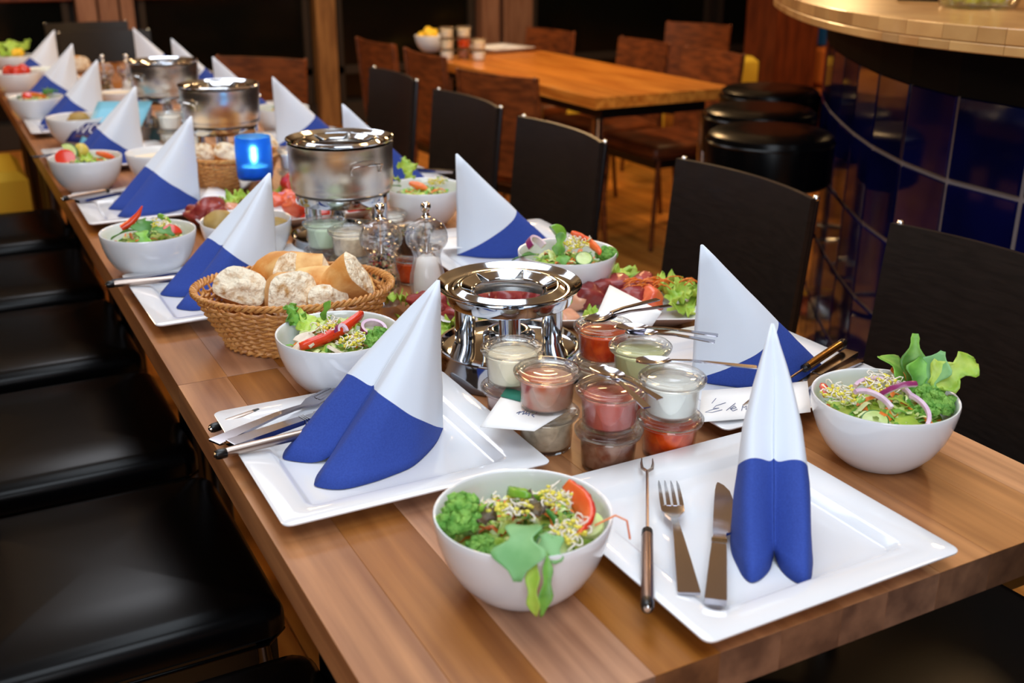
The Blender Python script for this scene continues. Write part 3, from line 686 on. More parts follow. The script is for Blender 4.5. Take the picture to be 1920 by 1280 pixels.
def pot(label, loc, rz, fill, group='steel fondue pots', H=0.110, handles=True):
    e = thing('fondue_pot', label, 'pot', loc, rz, group)
    MB().lathe([(0, 0.001), (0.078, 0.0), (0.086, 0.0015), (0.0915, 0.006), (0.0930, 0.013), (0.0930, 0.0205), (0.0938, 0.022), (0.0945, H - 0.014), (0.0950, H - 0.003), (0.0955, H), (0.0938, H + 0.0004), (0.0932, H - 0.006),
                (0.0930, H - 0.014), (0.0915, 0.012), (0.085, 0.004), (0, 0.003)], 72).build('pot_body', BRUSHED, e)
    MB().lathe([(0, fill), (0.0922, fill), (0, fill + 0.001)], 48).build('broth', BROTH, e)
    splash_ring(e, H - 0.1150)
    if handles:
        for a0 in (0, PI):
            pts = []
            za = H - 0.028
            R = 0.0958
            def pp(a, r, z): return (r * math.cos(a0 + a), r * math.sin(a0 + a), z)
            pts = [pp(-0.30, R, za - 0.016), pp(-0.30, R + 0.003, za - 0.006), pp(-0.27, R + 0.010, za), pp(-0.14, R + 0.0135, za + 0.002), pp(0, R + 0.0145, za + 0.003), pp(0.14, R + 0.0135, za + 0.002), pp(0.27, R + 0.010, za), pp(0.30, R + 0.003, za - 0.006), pp(0.30, R, za - 0.016)]
            MB().tube(pts, 0.0016, 8).build('wire_handle', CHROME, e)
    return e
def mill(label, loc, what):
    e = thing('spice_mill', label, 'mill', loc, 0, 'clear spice mills')
    prof = [(0.0285, 0.0), (0.0295, 0.003), (0.0285, 0.010), (0.0262, 0.014), (0.0282, 0.024), (0.0292, 0.034), (0.0276, 0.046), (0.0240, 0.058), (0.0220, 0.068), (0.0222, 0.078), (0.0250, 0.086), (0.0262, 0.0885)]
    MB().lathe([(0, 0.0)] + prof + [(0, 0.0885)], 40).build('mill_body', ACRYLIC, e)
    MB().lathe([(0, 0.089), (0.0262, 0.089), (0.0300, 0.0920), (0.0335, 0.099), (0.0345, 0.107), (0.0335, 0.115), (0.0295, 0.124), (0.0225, 0.131), (0.014, 0.135), (0.0075, 0.1365), (0, 0.1365)], 40).build('mill_head', ACRYLIC, e)
    k = MB().lathe([(0, 0.1366), (0.0085, 0.1366), (0.0085, 0.139), (0.0055, 0.142), (0.005, 0.146), (0.0075, 0.150), (0.0085, 0.155), (0.0075, 0.160), (0.004, 0.163), (0, 0.1635)], 22).build('mill_knob', CHROME, e)
    rnd = random.Random(5)
    m = MB()
    if what == 'pepper':
        for i in range(300):
            z = 0.016 + 0.068 * rnd.random(); R = 0.0225 - 0.0055 * max(0, min(1, (z - 0.035) / 0.03)); a = rnd.random() * 2 * PI; r = R * math.sqrt(rnd.random())
            m.blob((r * math.cos(a), r * math.sin(a), z), 0.0024, sub=1, amp=0, mi=rnd.choice([0, 0, 0, 1, 1, 2, 3]))
        m.build('peppercorns', PEPC, e)['kind'] = 'stuff'
    else:
        MB().lathe([(0, 0.014), (0.022, 0.014), (0.0225, 0.030), (0.0215, 0.046), (0.0185, 0.060), (0.016, 0.070), (0.008, 0.077), (0, 0.078)], 28).build('salt_heap', SALT, e)['kind'] = 'stuff'
    MB().tube([(0, 0, 0.068), (0, 0, 0.13)], 0.003, 10).build('spindle', CHROME, e)
    return e
def basket(label, loc, rz, a, b, h, ns=44, rows=17):
    e = thing('bread_basket', label, 'basket', loc, rz, 'wicker bread baskets')
    def ell(z, q, off=0.0):
        k = 0.66 + 0.34 * (z / h) ** 0.8; return ((a * k + off) * math.cos(q), (b * k + off) * math.sin(q), z)
    for i in range(rows):
        z = 0.006 + (h - 0.020) * i / (rows - 1); pts = []
        n = ns * 4
        for j in range(n):
            q = 2 * PI * j / n; o = 0.0030 * math.cos(ns / 2 * q + (PI if i % 2 else 0)); pts.append(ell(z + 0.0012 * math.cos(ns * q), q, o))
        MB().tube(pts, (0.0024), 6, closed=True).build('weaver', WICKER, e)
    m = MB()
    for j in range(ns):
        q = 2 * PI * (j + 0.0) / ns; m.tube([ell(z, q) for z in (0.002, h * .3, h * .6, h - 0.004)], 0.0017, 5)
    m.build('stakes', WICKER, e)['kind'] = 'stuff'
    for s in range(3):
        pts = []; n = 180
        for j in range(n):
            q = 2 * PI * j / n; ph = 30 * q + s * 2 * PI / 3; p = ell(h - 0.002 + 0.0036 * math.sin(ph), q, 0.002 + 0.0036 * math.cos(ph)); pts.append(p)
        MB().tube(pts, 0.0024, 6, closed=True).build('rim_strand', WICKER, e)
    for s in range(2):
        pts = []; n = 150
        for j in range(n):
            q = 2 * PI * j / n; ph = 22 * q + s * PI; pts.append(ell(0.004 + 0.0028 * math.sin(ph), q, 0.003 + 0.003 * math.cos(ph)))
        MB().tube(pts, 0.0026, 6, closed=True).build('foot_strand', WICKER, e)
    m = MB(); m.lathe([(0, 0.003), (1, 0.003), (1, 0.006), (0, 0.006)], 40, T=Matrix.Diagonal((a * 0.655, b * 0.655, 1, 1))); m.build('base', WICKER, e)
    return e
def bread(label, loc, rot, w=0.075, h=0.055, d=0.055, seed=0, skew=0.25, group='bread chunks'):
    prof = []
    N = 22
    for j in range(N):
        t = 2 * PI * j / N; c, s = math.cos(t), math.sin(t)
        x = w / 2 * math.copysign(abs(c) ** 0.75, c); z = (h * 0.62 * abs(s) ** 0.8) if s > 0 else -(h * 0.38 * abs(s) ** 0.55)
        prof.append((x, z))
    m = MB(); rows = []; K = 7
    for k in range(K):
        y = (k / (K - 1) - 0.5) * d; row = []
        for j, (x, z) in enumerate(prof):
            q = 1 + 0.10 * noise.noise(Vector((x * 40 + seed * 5, y * 30, z * 40))); row.append((x * q, y + skew * x * (1 if k == 0 else (-0.6 if k == K - 1 else 0.2)), z * q))
        rows.append(row)
    m.grid(rows, wrap=True, mi=0)
    for k, sg in ((0, -1), (K - 1, 1)):      # torn crumb faces
        base = rows[k]; loops = []
        for f in (1.0, 0.93, 0.78, 0.6, 0.42, 0.22):
            lp = []
            for p in base:
                cx = p[0] * f; cz = p[2] * f; bumpv = 0.010 * (1 - f ** 3) * (0.55 + noise.noise(Vector((cx * 60 + seed, cz * 60, seed * 2.0)))) ; lp.append((cx, p[1] * (f if False else 1) + sg * bumpv - (p[1] - (k / (K - 1) - 0.5) * d) * (1 - f), cz))
            loops.append(lp)
        m.grid(loops if sg < 0 else loops, wrap=True, mi=1)
        last = loops[-1]; o = len(m.v); cx = sum(p[1] for p in last) / len(last); m.v += [(0, cx, 0)]
        n = len(last); b0 = o - n
        for j in range(n): m.f.append([b0 + j, b0 + (j + 1) % n, o]); m.m.append(1)
    o = m.build('bread_chunk', [CRUST, CRUMB], loc=loc, rot=rot, sharp=45)
    return tag(o, label, 'bread', group)
def card(label, pts, mat=PAPER, name='paper_card', cat='card', group=None, sag=0.0, thick=0.0006):
    A, B, C, D = [Vector(p) for p in pts]; c = (A + B + C + D) / 4; rows = []
    for i in range(9):
        u = i / 8; row = []
        for j in range(5):
            v = j / 4; p = (A.lerp(B, u)).lerp(D.lerp(C, u), v) - c; p.z += sag * (4 * u * (1 - u) - 0.6); row.append(tuple(p))
        rows.append(row)
    o = MB().grid(rows).build(name, mat, loc=c, solid=thick)
    return tag(o, label, cat, group)
def written(parent, pts, strokes, mat=INK, r=0.0005, h=0.0007, name='handwriting'):
    A, B, C, D = [Vector(p) for p in pts]; c = (A + B + C + D) / 4; n = (B - A).cross(D - A).normalized()
    if n.z < 0: n = -n
    m = MB()
    for st in strokes: m.tube([((A.lerp(B, u)).lerp(D.lerp(C, u), v) - c) + n * h for u, v in st], r, 5)
    return m.build(name, mat, parent)
# ---------------------------------------------------------------- food builders
def leafmesh(L, W, kind='rocket', bend=1.0, curl=0.2, ruf=0.0, seed=0, nu=14, nv=9, twist=0.0):
    rows = []; x = z = 0.0; th = 0.15
    for i in range(nu):
        u = i / (nu - 1)
        if i: th -= bend / (nu - 1); x += math.cos(th) * L / (nu - 1); z += math.sin(th) * L / (nu - 1)
        if kind == 'rocket': w = W * (0.10 + 0.9 * max(0, math.sin(PI * min(1, max(0, (u - .05) / .95)) ** 1.1)) ** 0.7 * (0.72 + 0.28 * math.cos(u * 15 + seed)))
        elif kind == 'spoon': w = W * (0.16 if u < 0.2 else max(0.05, math.sin(PI * (0.12 + 0.88 * (u - .2) / .8) ** 0.8) ** 0.6))
        elif kind == 'lobed': w = W * max(0.05, math.sin(PI * (0.06 + 0.92 * u)) ** 0.5 * (0.7 + 0.3 * math.sin(u * 11 + seed)))
        else: w = W * max(0.25, math.sin(PI * (0.18 + 0.72 * u)) ** 0.6)
        row = []
        for j in range(nv):
            v = -1 + 2 * j / (nv - 1); cz = curl * w * (v * v) + ruf * (abs(v) ** 1.5) * math.sin(u * 26 + seed + 2.2 * v) + ruf * 0.5 * noise.noise(Vector((u * 6, v * 3, seed)))
            tw = twist * u; yy = w * v
            row.append((x - math.sin(th) * cz + ruf * 0.4 * math.cos(u * 31 + v * 5 + seed) * abs(v), yy * math.cos(tw), z + math.cos(th) * cz + yy * math.sin(tw)))
        rows.append(row)
    return MB().grid(rows)
class Dish:                                  # frame of a bowl seen by a diner: x to the right, y away, z up
    def __init__(s, loc, phrase):
        s.loc = Vector(loc); d = Vector((loc[0] - CAM.x, loc[1] - CAM.y)).normalized(); s.ang = math.atan2(d.y, d.x) - PI / 2; s.phrase = phrase
    def p(s, x, y, z):
        c, q = math.cos(s.ang), math.sin(s.ang); return (s.loc.x + c * x - q * y, s.loc.y + q * x + c * y, s.loc.z + z)
    def put(s, o, x, y, z, rot=(0, 0, 0)):
        o.location = s.p(x, y, z); e = Euler(rot).to_matrix(); e.rotate(Euler((0, 0, s.ang))); o.rotation_euler = e.to_euler(); return o
    def leaf(s, what, mat, x, y, z, rot, L, W, kind='rocket', name='salad_leaf', **k):
        o = leafmesh(L, W, kind, **k).build(name, mat, solid=0.0007); s.put(o, x, y, z, rot); return tag(o, what + ' ' + s.phrase, 'leaf')
    def broccoli(s, what, x, y, z, r=0.022, rot=(0, 0, 0), mat=BROCC):
        e = thing('broccoli_floret', what + ' ' + s.phrase, 'broccoli'); s.put(e, x, y, z, rot)
        MB().tube([(0, 0, -r * 1.2), (0, 0, -r * .5), (0, 0, 0)], [r * .28, r * .3, r * .55], 10).build('stem', BSTEM, e)
        m = MB(); rnd = random.Random(int(x * 1e4) + int(r * 1e5))
        for i in range(46):
            t = math.acos(1 - rnd.random() * 1.15); a = rnd.random() * 2 * PI
            m.blob((r * .85 * math.sin(t) * math.cos(a), r * .85 * math.sin(t) * math.sin(a), r * .62 * math.cos(t)), r * rnd.uniform(.20, .30), sub=1, amp=.5, fr=4, seed=i)
        m.blob((0, 0, 0), (r * .8, r * .8, r * .6), sub=2)
        m.build('crown', mat, e); return e
    def arc(s, what, mat, x, y, z, rot, R, ang, w, t, cat='pepper', name='pepper_strip', mat2=None, taper=0.5):
        m = MB(); rows = []; n = 18               # a curved slice with a rounded section
        for i in range(n):
            q = i / (n - 1); a = -ang / 2 + ang * q; k = (math.sin(PI * (0.06 + 0.88 * q))) ** taper; row = []
            for j in range(10):
                b = 2 * PI * j / 10; dr = t * k * math.copysign(abs(math.cos(b)) ** .7, math.cos(b)); dz = w * k * math.copysign(abs(math.sin(b)) ** .7, math.sin(b))
                row.append(((R + dr) * math.cos(a) - R, (R + dr) * math.sin(a), dz + 0.0015 * noise.noise(Vector((i * .6, j, R * 99)))))
            rows.append(row)
        m.grid(rows, wrap=True, mfun=lambda i, j: 0 if (j < 3 or j > 6) else 1)
        for k0, f in ((0, 1), (n - 1, 0)):
            ids = [k0 * 10 + j for j in range(10)]; m.f.append(ids[::-1] if f else ids); m.m.append(1)
        o = m.build(name, [mat, mat2 or mat], sharp=0); s.put(o, x, y, z, rot); return tag(o, what + ' ' + s.phrase, cat)
    def onion(s, what, x, y, z, rot, R=0.022, ang=2 * PI, h=0.004):
        m = MB(); n = 30; full = ang > 6; rows = []
        for i in range(n):
            a = ang * i / (n if full else n - 1); row = []
            for r, zz in ((R, -h), (R + .0006, 0), (R, h), (R - .004, h * .9), (R - .0045, 0), (R - .004, -h * .9)): row.append((r * math.cos(a), r * math.sin(a), zz))
            rows.append(row)
        if full: rows.append(rows[0])
        m.grid(rows, wrap=True, mfun=lambda i, j: 0 if j < 2 else 1)
        if not full: m.f += [[5, 4, 3, 2, 1, 0], [len(m.v) - 6 + j for j in range(6)]]; m.m += [1, 1]
        o = m.build('onion_ring', [ONIONP, ONIONW], sharp=30); s.put(o, x, y, z, rot); return tag(o, what + ' ' + s.phrase, 'onion')
    def mushroom(s, what, x, y, z, rot, r=0.016):
        prof = [(-.35, -1.0), (.35, -1.0), (.33, -.2), (.95, -.25), (1.0, .1), (.8, .5), (.4, .78), (0, .85), (-.4, .78), (-.8, .5), (-1.0, .1), (-.95, -.25), (-.33, -.2)]
        m = MB(); n = len(prof); vs = [(a * r, b * r, -.0018) for a, b in prof] + [(a * r, b * r, .0018) for a, b in prof]
        m.add(vs, [list(range(n - 1, -1, -1)), list(range(n, 2 * n))] + [(j, (j + 1) % n, n + (j + 1) % n, n + j) for j in range(n)])
        o = m.build('mushroom_slice', MUSH, smooth=False); s.put(o, x, y, z, rot); return tag(o, what + ' ' + s.phrase, 'mushroom')
    def slice(s, what, x, y, z, rot, r=0.02, t=0.004, m1=None, m2=None, name='cucumber_slice', cat='cucumber', half=False):
        m = MB(); n = 28; full = 2 * PI if not half else PI * .75; rows = []
        for i in range(n + 1):
            a = full * i / n; rows.append([(0, 0, -t / 2), (r * .9 * math.cos(a), r * .9 * math.sin(a), -t / 2), (r * math.cos(a), r * math.sin(a), -t / 2 * .8), (r * math.cos(a), r * math.sin(a), t / 2 * .8), (r * .9 * math.cos(a), r * .9 * math.sin(a), t / 2), (0, 0, t / 2)])
        m.grid(rows, mfun=lambda i, j: 1 if j in (1, 2, 3) else 0)
        if half: m.f += [[0, 1, 2, 3, 4, 5], [len(m.v) - 6 + j for j in range(5, -1, -1)]]; m.m += [0, 0]
        o = m.build(name, [m1 or CUCUM, m2 or RIND], sharp=30); s.put(o, x, y, z, rot); return tag(o, what + ' ' + s.phrase, cat)
    def chunk(s, what, mat, x, y, z, r, rot=(0, 0, 0), name='meat_piece', cat='meat', amp=.35, fr=1.6, group=None, seed=None):
        o = MB().blob((0, 0, 0), r, sub=3, amp=amp, fr=fr, seed=seed if seed is not None else random.random() * 20).build(name, mat, sharp=0); s.put(o, x, y, z, rot); return tag(o, what + ' ' + s.phrase, cat, group)
    def sprouts(s, x, y, z, r, n=46, seed=1, what='tangle of white and yellow bean sprouts'):
        rnd = random.Random(seed); m = MB()
        for i in range(n):
            a = rnd.random() * 2 * PI; q = r * math.sqrt(rnd.random()); c = Vector((q * math.cos(a), q * math.sin(a) * .8, rnd.random() * .010)); d = Vector((rnd.uniform(-1, 1), rnd.uniform(-1, 1), rnd.uniform(-.5, .7))).normalized()
            e = Vector((rnd.uniform(-1, 1), rnd.uniform(-1, 1), rnd.uniform(-.4, .6))).normalized(); L = rnd.uniform(.008, .015); g = d.cross(e).normalized()
            m.tube([c, c + d * L * .4, c + (d * .75 + e * .35) * L * .8, c + (d * .5 + e * .6 + g * .1) * L, c + (d * .2 + e * .55 + g * .3) * L], [.0006, .0008, .0008, .0007, .0005], 5, mi=0)
            m.blob(c, (.0028, .0022, .0019), mi=1, sub=1, amp=.3, seed=i)
            if i % 5 == 0: m.blob(c + d * .004 + Vector((0, 0, .002)), (.0022, .0018, .0016), mi=1, sub=1, amp=.3, seed=i + 99)
        o = m.build('bean_sprouts', [SPROUT, SPROUTH], sharp=0); s.put(o, x, y, z); return tag(o, what + ' ' + s.phrase, 'sprouts', kind='stuff')
    def shred(s, R=0.069, z0=0.045, h=0.026, n=150, seed=2, cols=None):
        rnd = random.Random(seed); m = MB(); cols = cols or [PALE, LETTUCE, LEAF, CARROT, CUCUM]
        m.lathe([(0, 0), (R * .80, z0 * .45), (R * .93, z0 * .8), (R, z0), (R * .85, z0 + h * .35), (R * .5, z0 + h * .7), (0, z0 + h * .8)], 24, mi=1)
        for i in range(n):
            a = rnd.random() * 2 * PI; q = R * .93 * math.sqrt(rnd.random()); zz = z0 + h * (1 - (q / R) ** 2) * .85 + rnd.uniform(-.002, .005); al = rnd.random() * PI; L = rnd.uniform(.014, .03); w = rnd.uniform(.0012, .004); k = rnd.choice(range(len(cols))); c = rnd.uniform(-.8, .8)
            rows = []
            for t in range(5):
                u = t / 4 - .5; xx, yy = L * u, c * L * (u * u - .1); px, py = math.cos(al) * xx - math.sin(al) * yy, math.sin(al) * xx + math.cos(al) * yy; nx, ny = -math.sin(al) * w, math.cos(al) * w
                X, Y = q * math.cos(a) + px, q * math.sin(a) + py; rr = math.hypot(X, Y); f = min(1, R * 1.02 / max(rr, 1e-6)); Z = zz + .004 * math.sin(5 * u + i)
                rows.append([(X * f - nx, Y * f - ny, Z), (X * f, Y * f, Z + .0016), (X * f + nx, Y * f + ny, Z)])
            m.grid(rows, mi=k)
        o = m.build('shredded_salad', cols, sharp=0); o.location = s.loc; return tag(o, 'shredded salad heap ' + s.phrase, 'salad', kind='stuff')
# ---------------------------------------------------------------- place settings
SEAT, CHR = 'padded-seat side', 'high-backed chair side'
WELL = TZ + 0.0068
def Lq(D, px, py, h):                         # photograph point on level h above the table, in the frame of a dish
    v = at(px, py, h) - D.loc; c, q = math.cos(-D.ang), math.sin(-D.ang); x, y = c * v.x - q * v.y, q * v.x + c * v.y
    if 'bowl' in D.phrase:                    # keep every piece inside its bowl
        lim = 0.079 if D.loc.y < 1.6 else 0.050; r = math.hypot(x, y); k = min(1.0, lim / max(r, 1e-6)); x *= k; y *= k
    return (x, y, v.z)
plate('large white square plate with fork, knife and fondue fork, at the near table end', (0.409, 0.145, TZ), 0.01)
PL = [(.160, .482, .30), (.152, 1.120, .285), (.160, 1.786, .30), (.158, 2.36, .30), (.146, 2.920, .27), (.158, 3.53, .30), (.158, 4.15, .30)]
PR = [(.674, .462, .30), (.664, 1.13, .30), (.664, 1.80, .30), (.664, 2.36, .30), (.664, 2.94, .30), (.664, 3.58, .30), (.664, 4.14, .30)]
for i, (x, y, s) in enumerate(PL): plate('white square plate, %s along the %s' % (ORD[i], SEAT), (x, y, TZ), 0.01 if i % 2 else -0.008, s)
for i, (x, y, s) in enumerate(PR): plate('white square plate, %s along the %s' % (ORD[i], CHR), (x, y, TZ), (0.03, -0.05, 0.02, 0, 0.03, 0, 0)[i], s)
napkin('blue and white folded napkin standing upright at the near table end, seen from its front', (0.489, 0.203, WELL), math.atan2(-0.135, -0.092), V=0.54, seed=3)
NL = [(.249, .489), (.243, 1.143), (.258, 1.784), (.236, 2.318), (.240, 2.985), (.238, 3.54), (.246, 4.15)]
NR = [(.603, .472), (.580, 1.150), (.600, 1.802), (.597, 2.353), (.572, 2.922), (.582, 3.592), (.54, 4.125)]
for i, (x, y) in enumerate(NL): napkin('standing blue and white folded napkin, %s along the %s' % (ORD[i], SEAT), (x, y, WELL), PI + (0.15, 0.12, 0.10, 0.05, 0.02, 0.05, 0.1)[i], seed=10 + i)
for i, (x, y) in enumerate(NR): napkin('standing blue and white folded napkin, %s along the %s' % (ORD[i], CHR), (x, y, WELL), (-0.12, -0.10, 0.05, -0.05, 0.08, 0, 0)[i], seed=30 + i)
# cutlery
fondue_fork('fondue fork with a dark steel handle lying on the near end plate', at(1213, 1152, .021), at(1213, 868, .020), hm=M('dark_handle_steel', (150, 128, 118), 0.34, 1.0), hl=0.122)
fork('four tined table fork lying on the near end plate', at(1292, 1116, .018), at(1244, 872, .016))
knife('table knife half under the napkin on the near end plate', at(1341, 1134, .018), at(1356, 893, .016), flip=-1)
fondue_fork('fondue fork with silver handle and black cap, nearest on the first seat-side plate', at(405, 862, .022), at(700, 790, .018), hl=0.105)
knife('table knife between two forks on the first seat-side plate', at(432, 838, .022), at(660, 762, .018))
fork('table fork leading under the napkin on the first seat-side plate', at(402, 832, .022), at(700, 708, .020))
fondue_fork('fondue fork peeking out behind the fork on the first seat-side plate', at(396, 812, .0085), at(500, 776, .0085), hl=0.06)
fondue_fork('fondue fork with silver handle on the second seat-side plate', at(200, 540, .022), at(420, 520, .018), hl=0.125)
fork('table fork beside the fondue fork on the second seat-side plate', at(212, 530, .022), at(385, 508, .018))
fondue_fork('fondue fork on the third seat-side plate, towards the cucumber bowl', at(118, 378, .022), at(270, 350, .018), hl=0.105)
knife('table knife on the third seat-side plate', at(145, 380, .022), at(290, 352, .018))
fork('table fork on the fourth seat-side plate', at(62, 296, .022), at(165, 285, .018))
HB = M('golden_reflecting_handle', (190, 150, 84), 0.25, 1.0)
fondue_fork('fondue fork with golden looking handle resting on the first chair-side plate', at(1582, 648, .034), at(1400, 770, .020), hm=HB, hl=0.105)
knife('table knife beside the golden fondue fork on the first chair-side plate', at(1597, 664, .024), at(1440, 765, .018))
fork('table fork lowest of the cutlery on the first chair-side plate', at(1608, 676, .022), at(1470, 752, .018))
knife('table knife on the third chair-side plate behind a salad bowl', at(852, 325, .022), at(800, 322, .02))

# ---------------------------------------------------------------- bowls and salads
def salad_bowl(label, x, y, phrase, s=1.0, shred=True, seed=1, **k):
    bowl(label, (x, y, TZ), s); D = Dish((x, y, TZ), phrase); D.loc.z = TZ
    if shred: D.shred(seed=seed, R=0.0685 * s, z0=0.046 * s, **k)
    return D
D = salad_bowl('white bowl of salad with leaf hanging over its rim, at the near end', .181, .164, 'in the front bowl with the hanging leaf', seed=4)
q = lambda *a: Lq(D, *a)
D.broccoli('pale green broccoli floret', *q(862, 968, .078), r=.022, rot=(0.3, -0.4, 0))
D.broccoli('small dark broccoli floret', *q(905, 1030, .066), r=.015)
D.arc('curled green pepper ring', GPEP, *q(962, 922, .092), (0.5, 0.1, 2.6), .019, 4.2, .0050, .0034, mat2=GPEP)
D.arc('straight green pepper strip', GPEP, *q(893, 958, .082), (0, 0.2, -1.0), .05, .75, .004, .004, mat2=GPEP)
D.arc('dark green pepper strip', LEAFD, *q(1048, 990, .085), (0.2, 0.5, 0.2), .022, 2.0, .0035, .0028)
D.arc('broad red pepper slice', RPEP, *q(1098, 960, .086), (0.35, 0.5, 0.35), .036, 1.9, .012, .0042, mat2=OPEP)
D.leaf('dark oak leaf', REDLEAF, *q(960, 962, .088), (0.2, -0.2, 0.5), .04, .017, 'lobed', ruf=.004, bend=.9, seed=2)
D.leaf('second dark oak leaf', REDLEAF, *q(930, 975, .082), (-0.2, -0.1, 2.6), .035, .014, 'lobed', ruf=.004, bend=.9, seed=5)
D.leaf('large sage green leaf', LEAFG, *q(985, 985, .093), (0.1, 0.05, -1.75), .056, .025, 'lobed', bend=1.1, curl=.15, seed=1)
D.leaf('sage green leaf end', LEAFG, *q(1018, 1000, .088), (0.2, 0.2, -1.1), .030, .013, 'lobed', bend=1.0, seed=3)
D.leaf('pale green leaf strand hanging down', LETTUCE, *q(1012, 1052, .082), (0.2, 0.5, -1.85), .055, .0075, 'rocket', bend=1.45, seed=7)
D.leaf('long green rocket strand hanging down', LEAF, *q(1028, 1040, .083), (-0.2, 0.45, -1.5), .058, .0065, 'rocket', bend=1.5, seed=9)
D.leaf('curled lettuce leaf', LETTUCE, *q(905, 1010, .068), (0.4, 0, -1.0), .03, .014, 'lobed', ruf=.003, seed=8)
D.slice('cucumber slice', *q(1040, 1030, .073), (0.55, 0.15, 0), .017)
D.slice('pale lettuce rib', *q(1105, 985, .075), (0.4, -0.3, 0), .013, m1=PALE, m2=PALE, name='lettuce_rib', cat='lettuce', t=.006)
D.sprouts(*q(955, 955, .090), .022, 30, 3, 'bean sprouts among the dark leaves')
D.sprouts(*q(1040, 945, .084), .017, 40, 4, 'bean sprouts beside the red pepper slice')
D.sprouts(*q(1065, 1005, .080), .015, 36, 5, 'bean sprouts near the cucumber slice')
o = MB().tube([(0, 0, 0), (.018, .004, .008), (.028, .002, .004), (.031, -.002, -.012)], .0009, 6).build('carrot_shred', CARROT); D.put(o, *q(1115, 985, .080)); tag(o, 'thin carrot shred over the rim of the front salad bowl', 'carrot')

D = salad_bowl('white bowl of salad with red pepper strip, in front of the bread basket', .190, .682, 'in the bowl before the bread basket', seed=6)
D.arc('long bright red pepper strip', RPEP, *q(628, 624, .080), (0.25, 0.30, -0.95), .15, .66, .0085, .0060, mat2=RPEP, taper=.28)
D.leaf('light green lettuce leaf', LETTUCE, *q(570, 622, .068), (0.1, -0.45, 1.1), .055, .026, 'lobed', ruf=.006, bend=1.1, seed=2)
D.leaf('upright lettuce curl', LEAF, *q(560, 615, .068), (0, -1.1, 2.2), .035, .018, 'lobed', ruf=.005, bend=.6, seed=4)
D.leaf('rocket leaf standing up', LEAF, *q(606, 600, .085), (0.2, -1.2, 0.3), .028, .010, 'lobed', bend=.4, seed=6)
D.leaf('pale lettuce strip', PALE, *q(560, 632, .074), (0.3, -0.15, 0.45), .075, .010, 'lobed', ruf=.004, bend=.35, seed=9)
D.leaf('green lettuce fold', LETTUCE, *q(600, 618, .08), (0, -0.1, 0.2), .055, .016, 'lobed', ruf=.005, bend=.5, seed=12)
D.onion('purple onion ring', *q(700, 618, .078), (0.35, 0.1, 0.3), .017, h=.0055)
D.broccoli('dark green broccoli floret', *q(712, 640, .070), r=.021, rot=(0.2, 0.3, 0))
D.mushroom('large mushroom slice', *q(570, 640, .073), (0.5, 0.0, -0.9), .018)
D.mushroom('half hidden mushroom slice', *q(632, 658, .068), (0.6, 0.1, 1.9), .016)
D.sprouts(*q(662, 645, .070), .017, 46, 7, 'bean sprouts below the red pepper strip')
D.sprouts(*q(615, 618, .082), .016, 36, 8, 'bean sprouts behind the red pepper strip')
D.onion('small purple onion piece', *q(640, 620, .084), (1.0, 0.4, 0.6), .009, ang=3.5, h=.004)
D.leaf('dark leaf edge', REDLEAF, *q(622, 628, .080), (0.3, -.5, 0.9), .02, .006, 'lobed', seed=2)

D = salad_bowl('white bowl of salad with upright rocket leaves, on the table corner', .664, .203, 'in the bowl with upright rocket', seed=8)
D.leaf('tall narrow rocket leaf', LEAF, *q(1706, 738, .068), (0.0, -1.38, 1.75), .070, .016, 'lobed', bend=.4, seed=2)
D.leaf('curved rocket leaf at the rim', LEAF, *q(1702, 730, .072), (0.2, -1.05, 2.35), .056, .022, 'lobed', bend=1.3, seed=5)
D.leaf('broad rocket leaf with pale rib', LEAFG, *q(1728, 752, .068), (0.0, -1.15, 1.05), .062, .025, 'lobed', bend=.5, seed=7)
D.leaf('yellowish rocket leaf reaching outwards', LETTUCE, *q(1745, 722, .088), (0.85, -0.62, 0.35), .058, .024, 'lobed', bend=.7, ruf=.003, seed=11)
D.leaf('folded rocket leaf', LEAF, *q(1716, 745, .072), (0.35, -1.1, 1.5), .048, .018, 'lobed', bend=.5, seed=13)
D.broccoli('green broccoli floret', *q(1752, 752, .072), r=.022, rot=(0.1, 0.2, 0))
D.broccoli('small pale broccoli floret', *q(1738, 772, .066), r=.014)
D.onion('wide pale onion arc', *q(1655, 745, .082), (0.30, 0.0, 0.35), .034, ang=2.5, h=.0026)
D.onion('purple onion slice across the middle', *q(1632, 772, .080), (0.55, 0.0, 0.75), .030, ang=1.7, h=.0028)
D.onion('purple and white onion wedge in front', *q(1688, 745, .080), (0.95, -0.1, 3.75), .030, ang=1.7, h=.0030)
D.onion('long onion arc beside the broccoli', *q(1680, 772, .082), (0.30, 0.2, -0.25), .036, ang=1.5, h=.0026)
D.sprouts(*q(1577, 745, .076), .020, 54, 9, 'bean sprouts at the red strip')
D.sprouts(*q(1655, 728, .086), .022, 44, 10, 'bean sprouts on the onion')
D.arc('upright red pepper strip', RPEP, *q(1545, 728, .078), (0, -1.45, 0.2), .06, .6, .0045, .004)
D.arc('orange pepper slice', OPEP, *q(1698, 708, .082), (0.3, 0.3, 1.0), .04, 1.0, .006, .004, mat2=CARROT)
D.slice('cucumber slice', *q(1640, 790, .064), (0.5, 0, 0), .015)

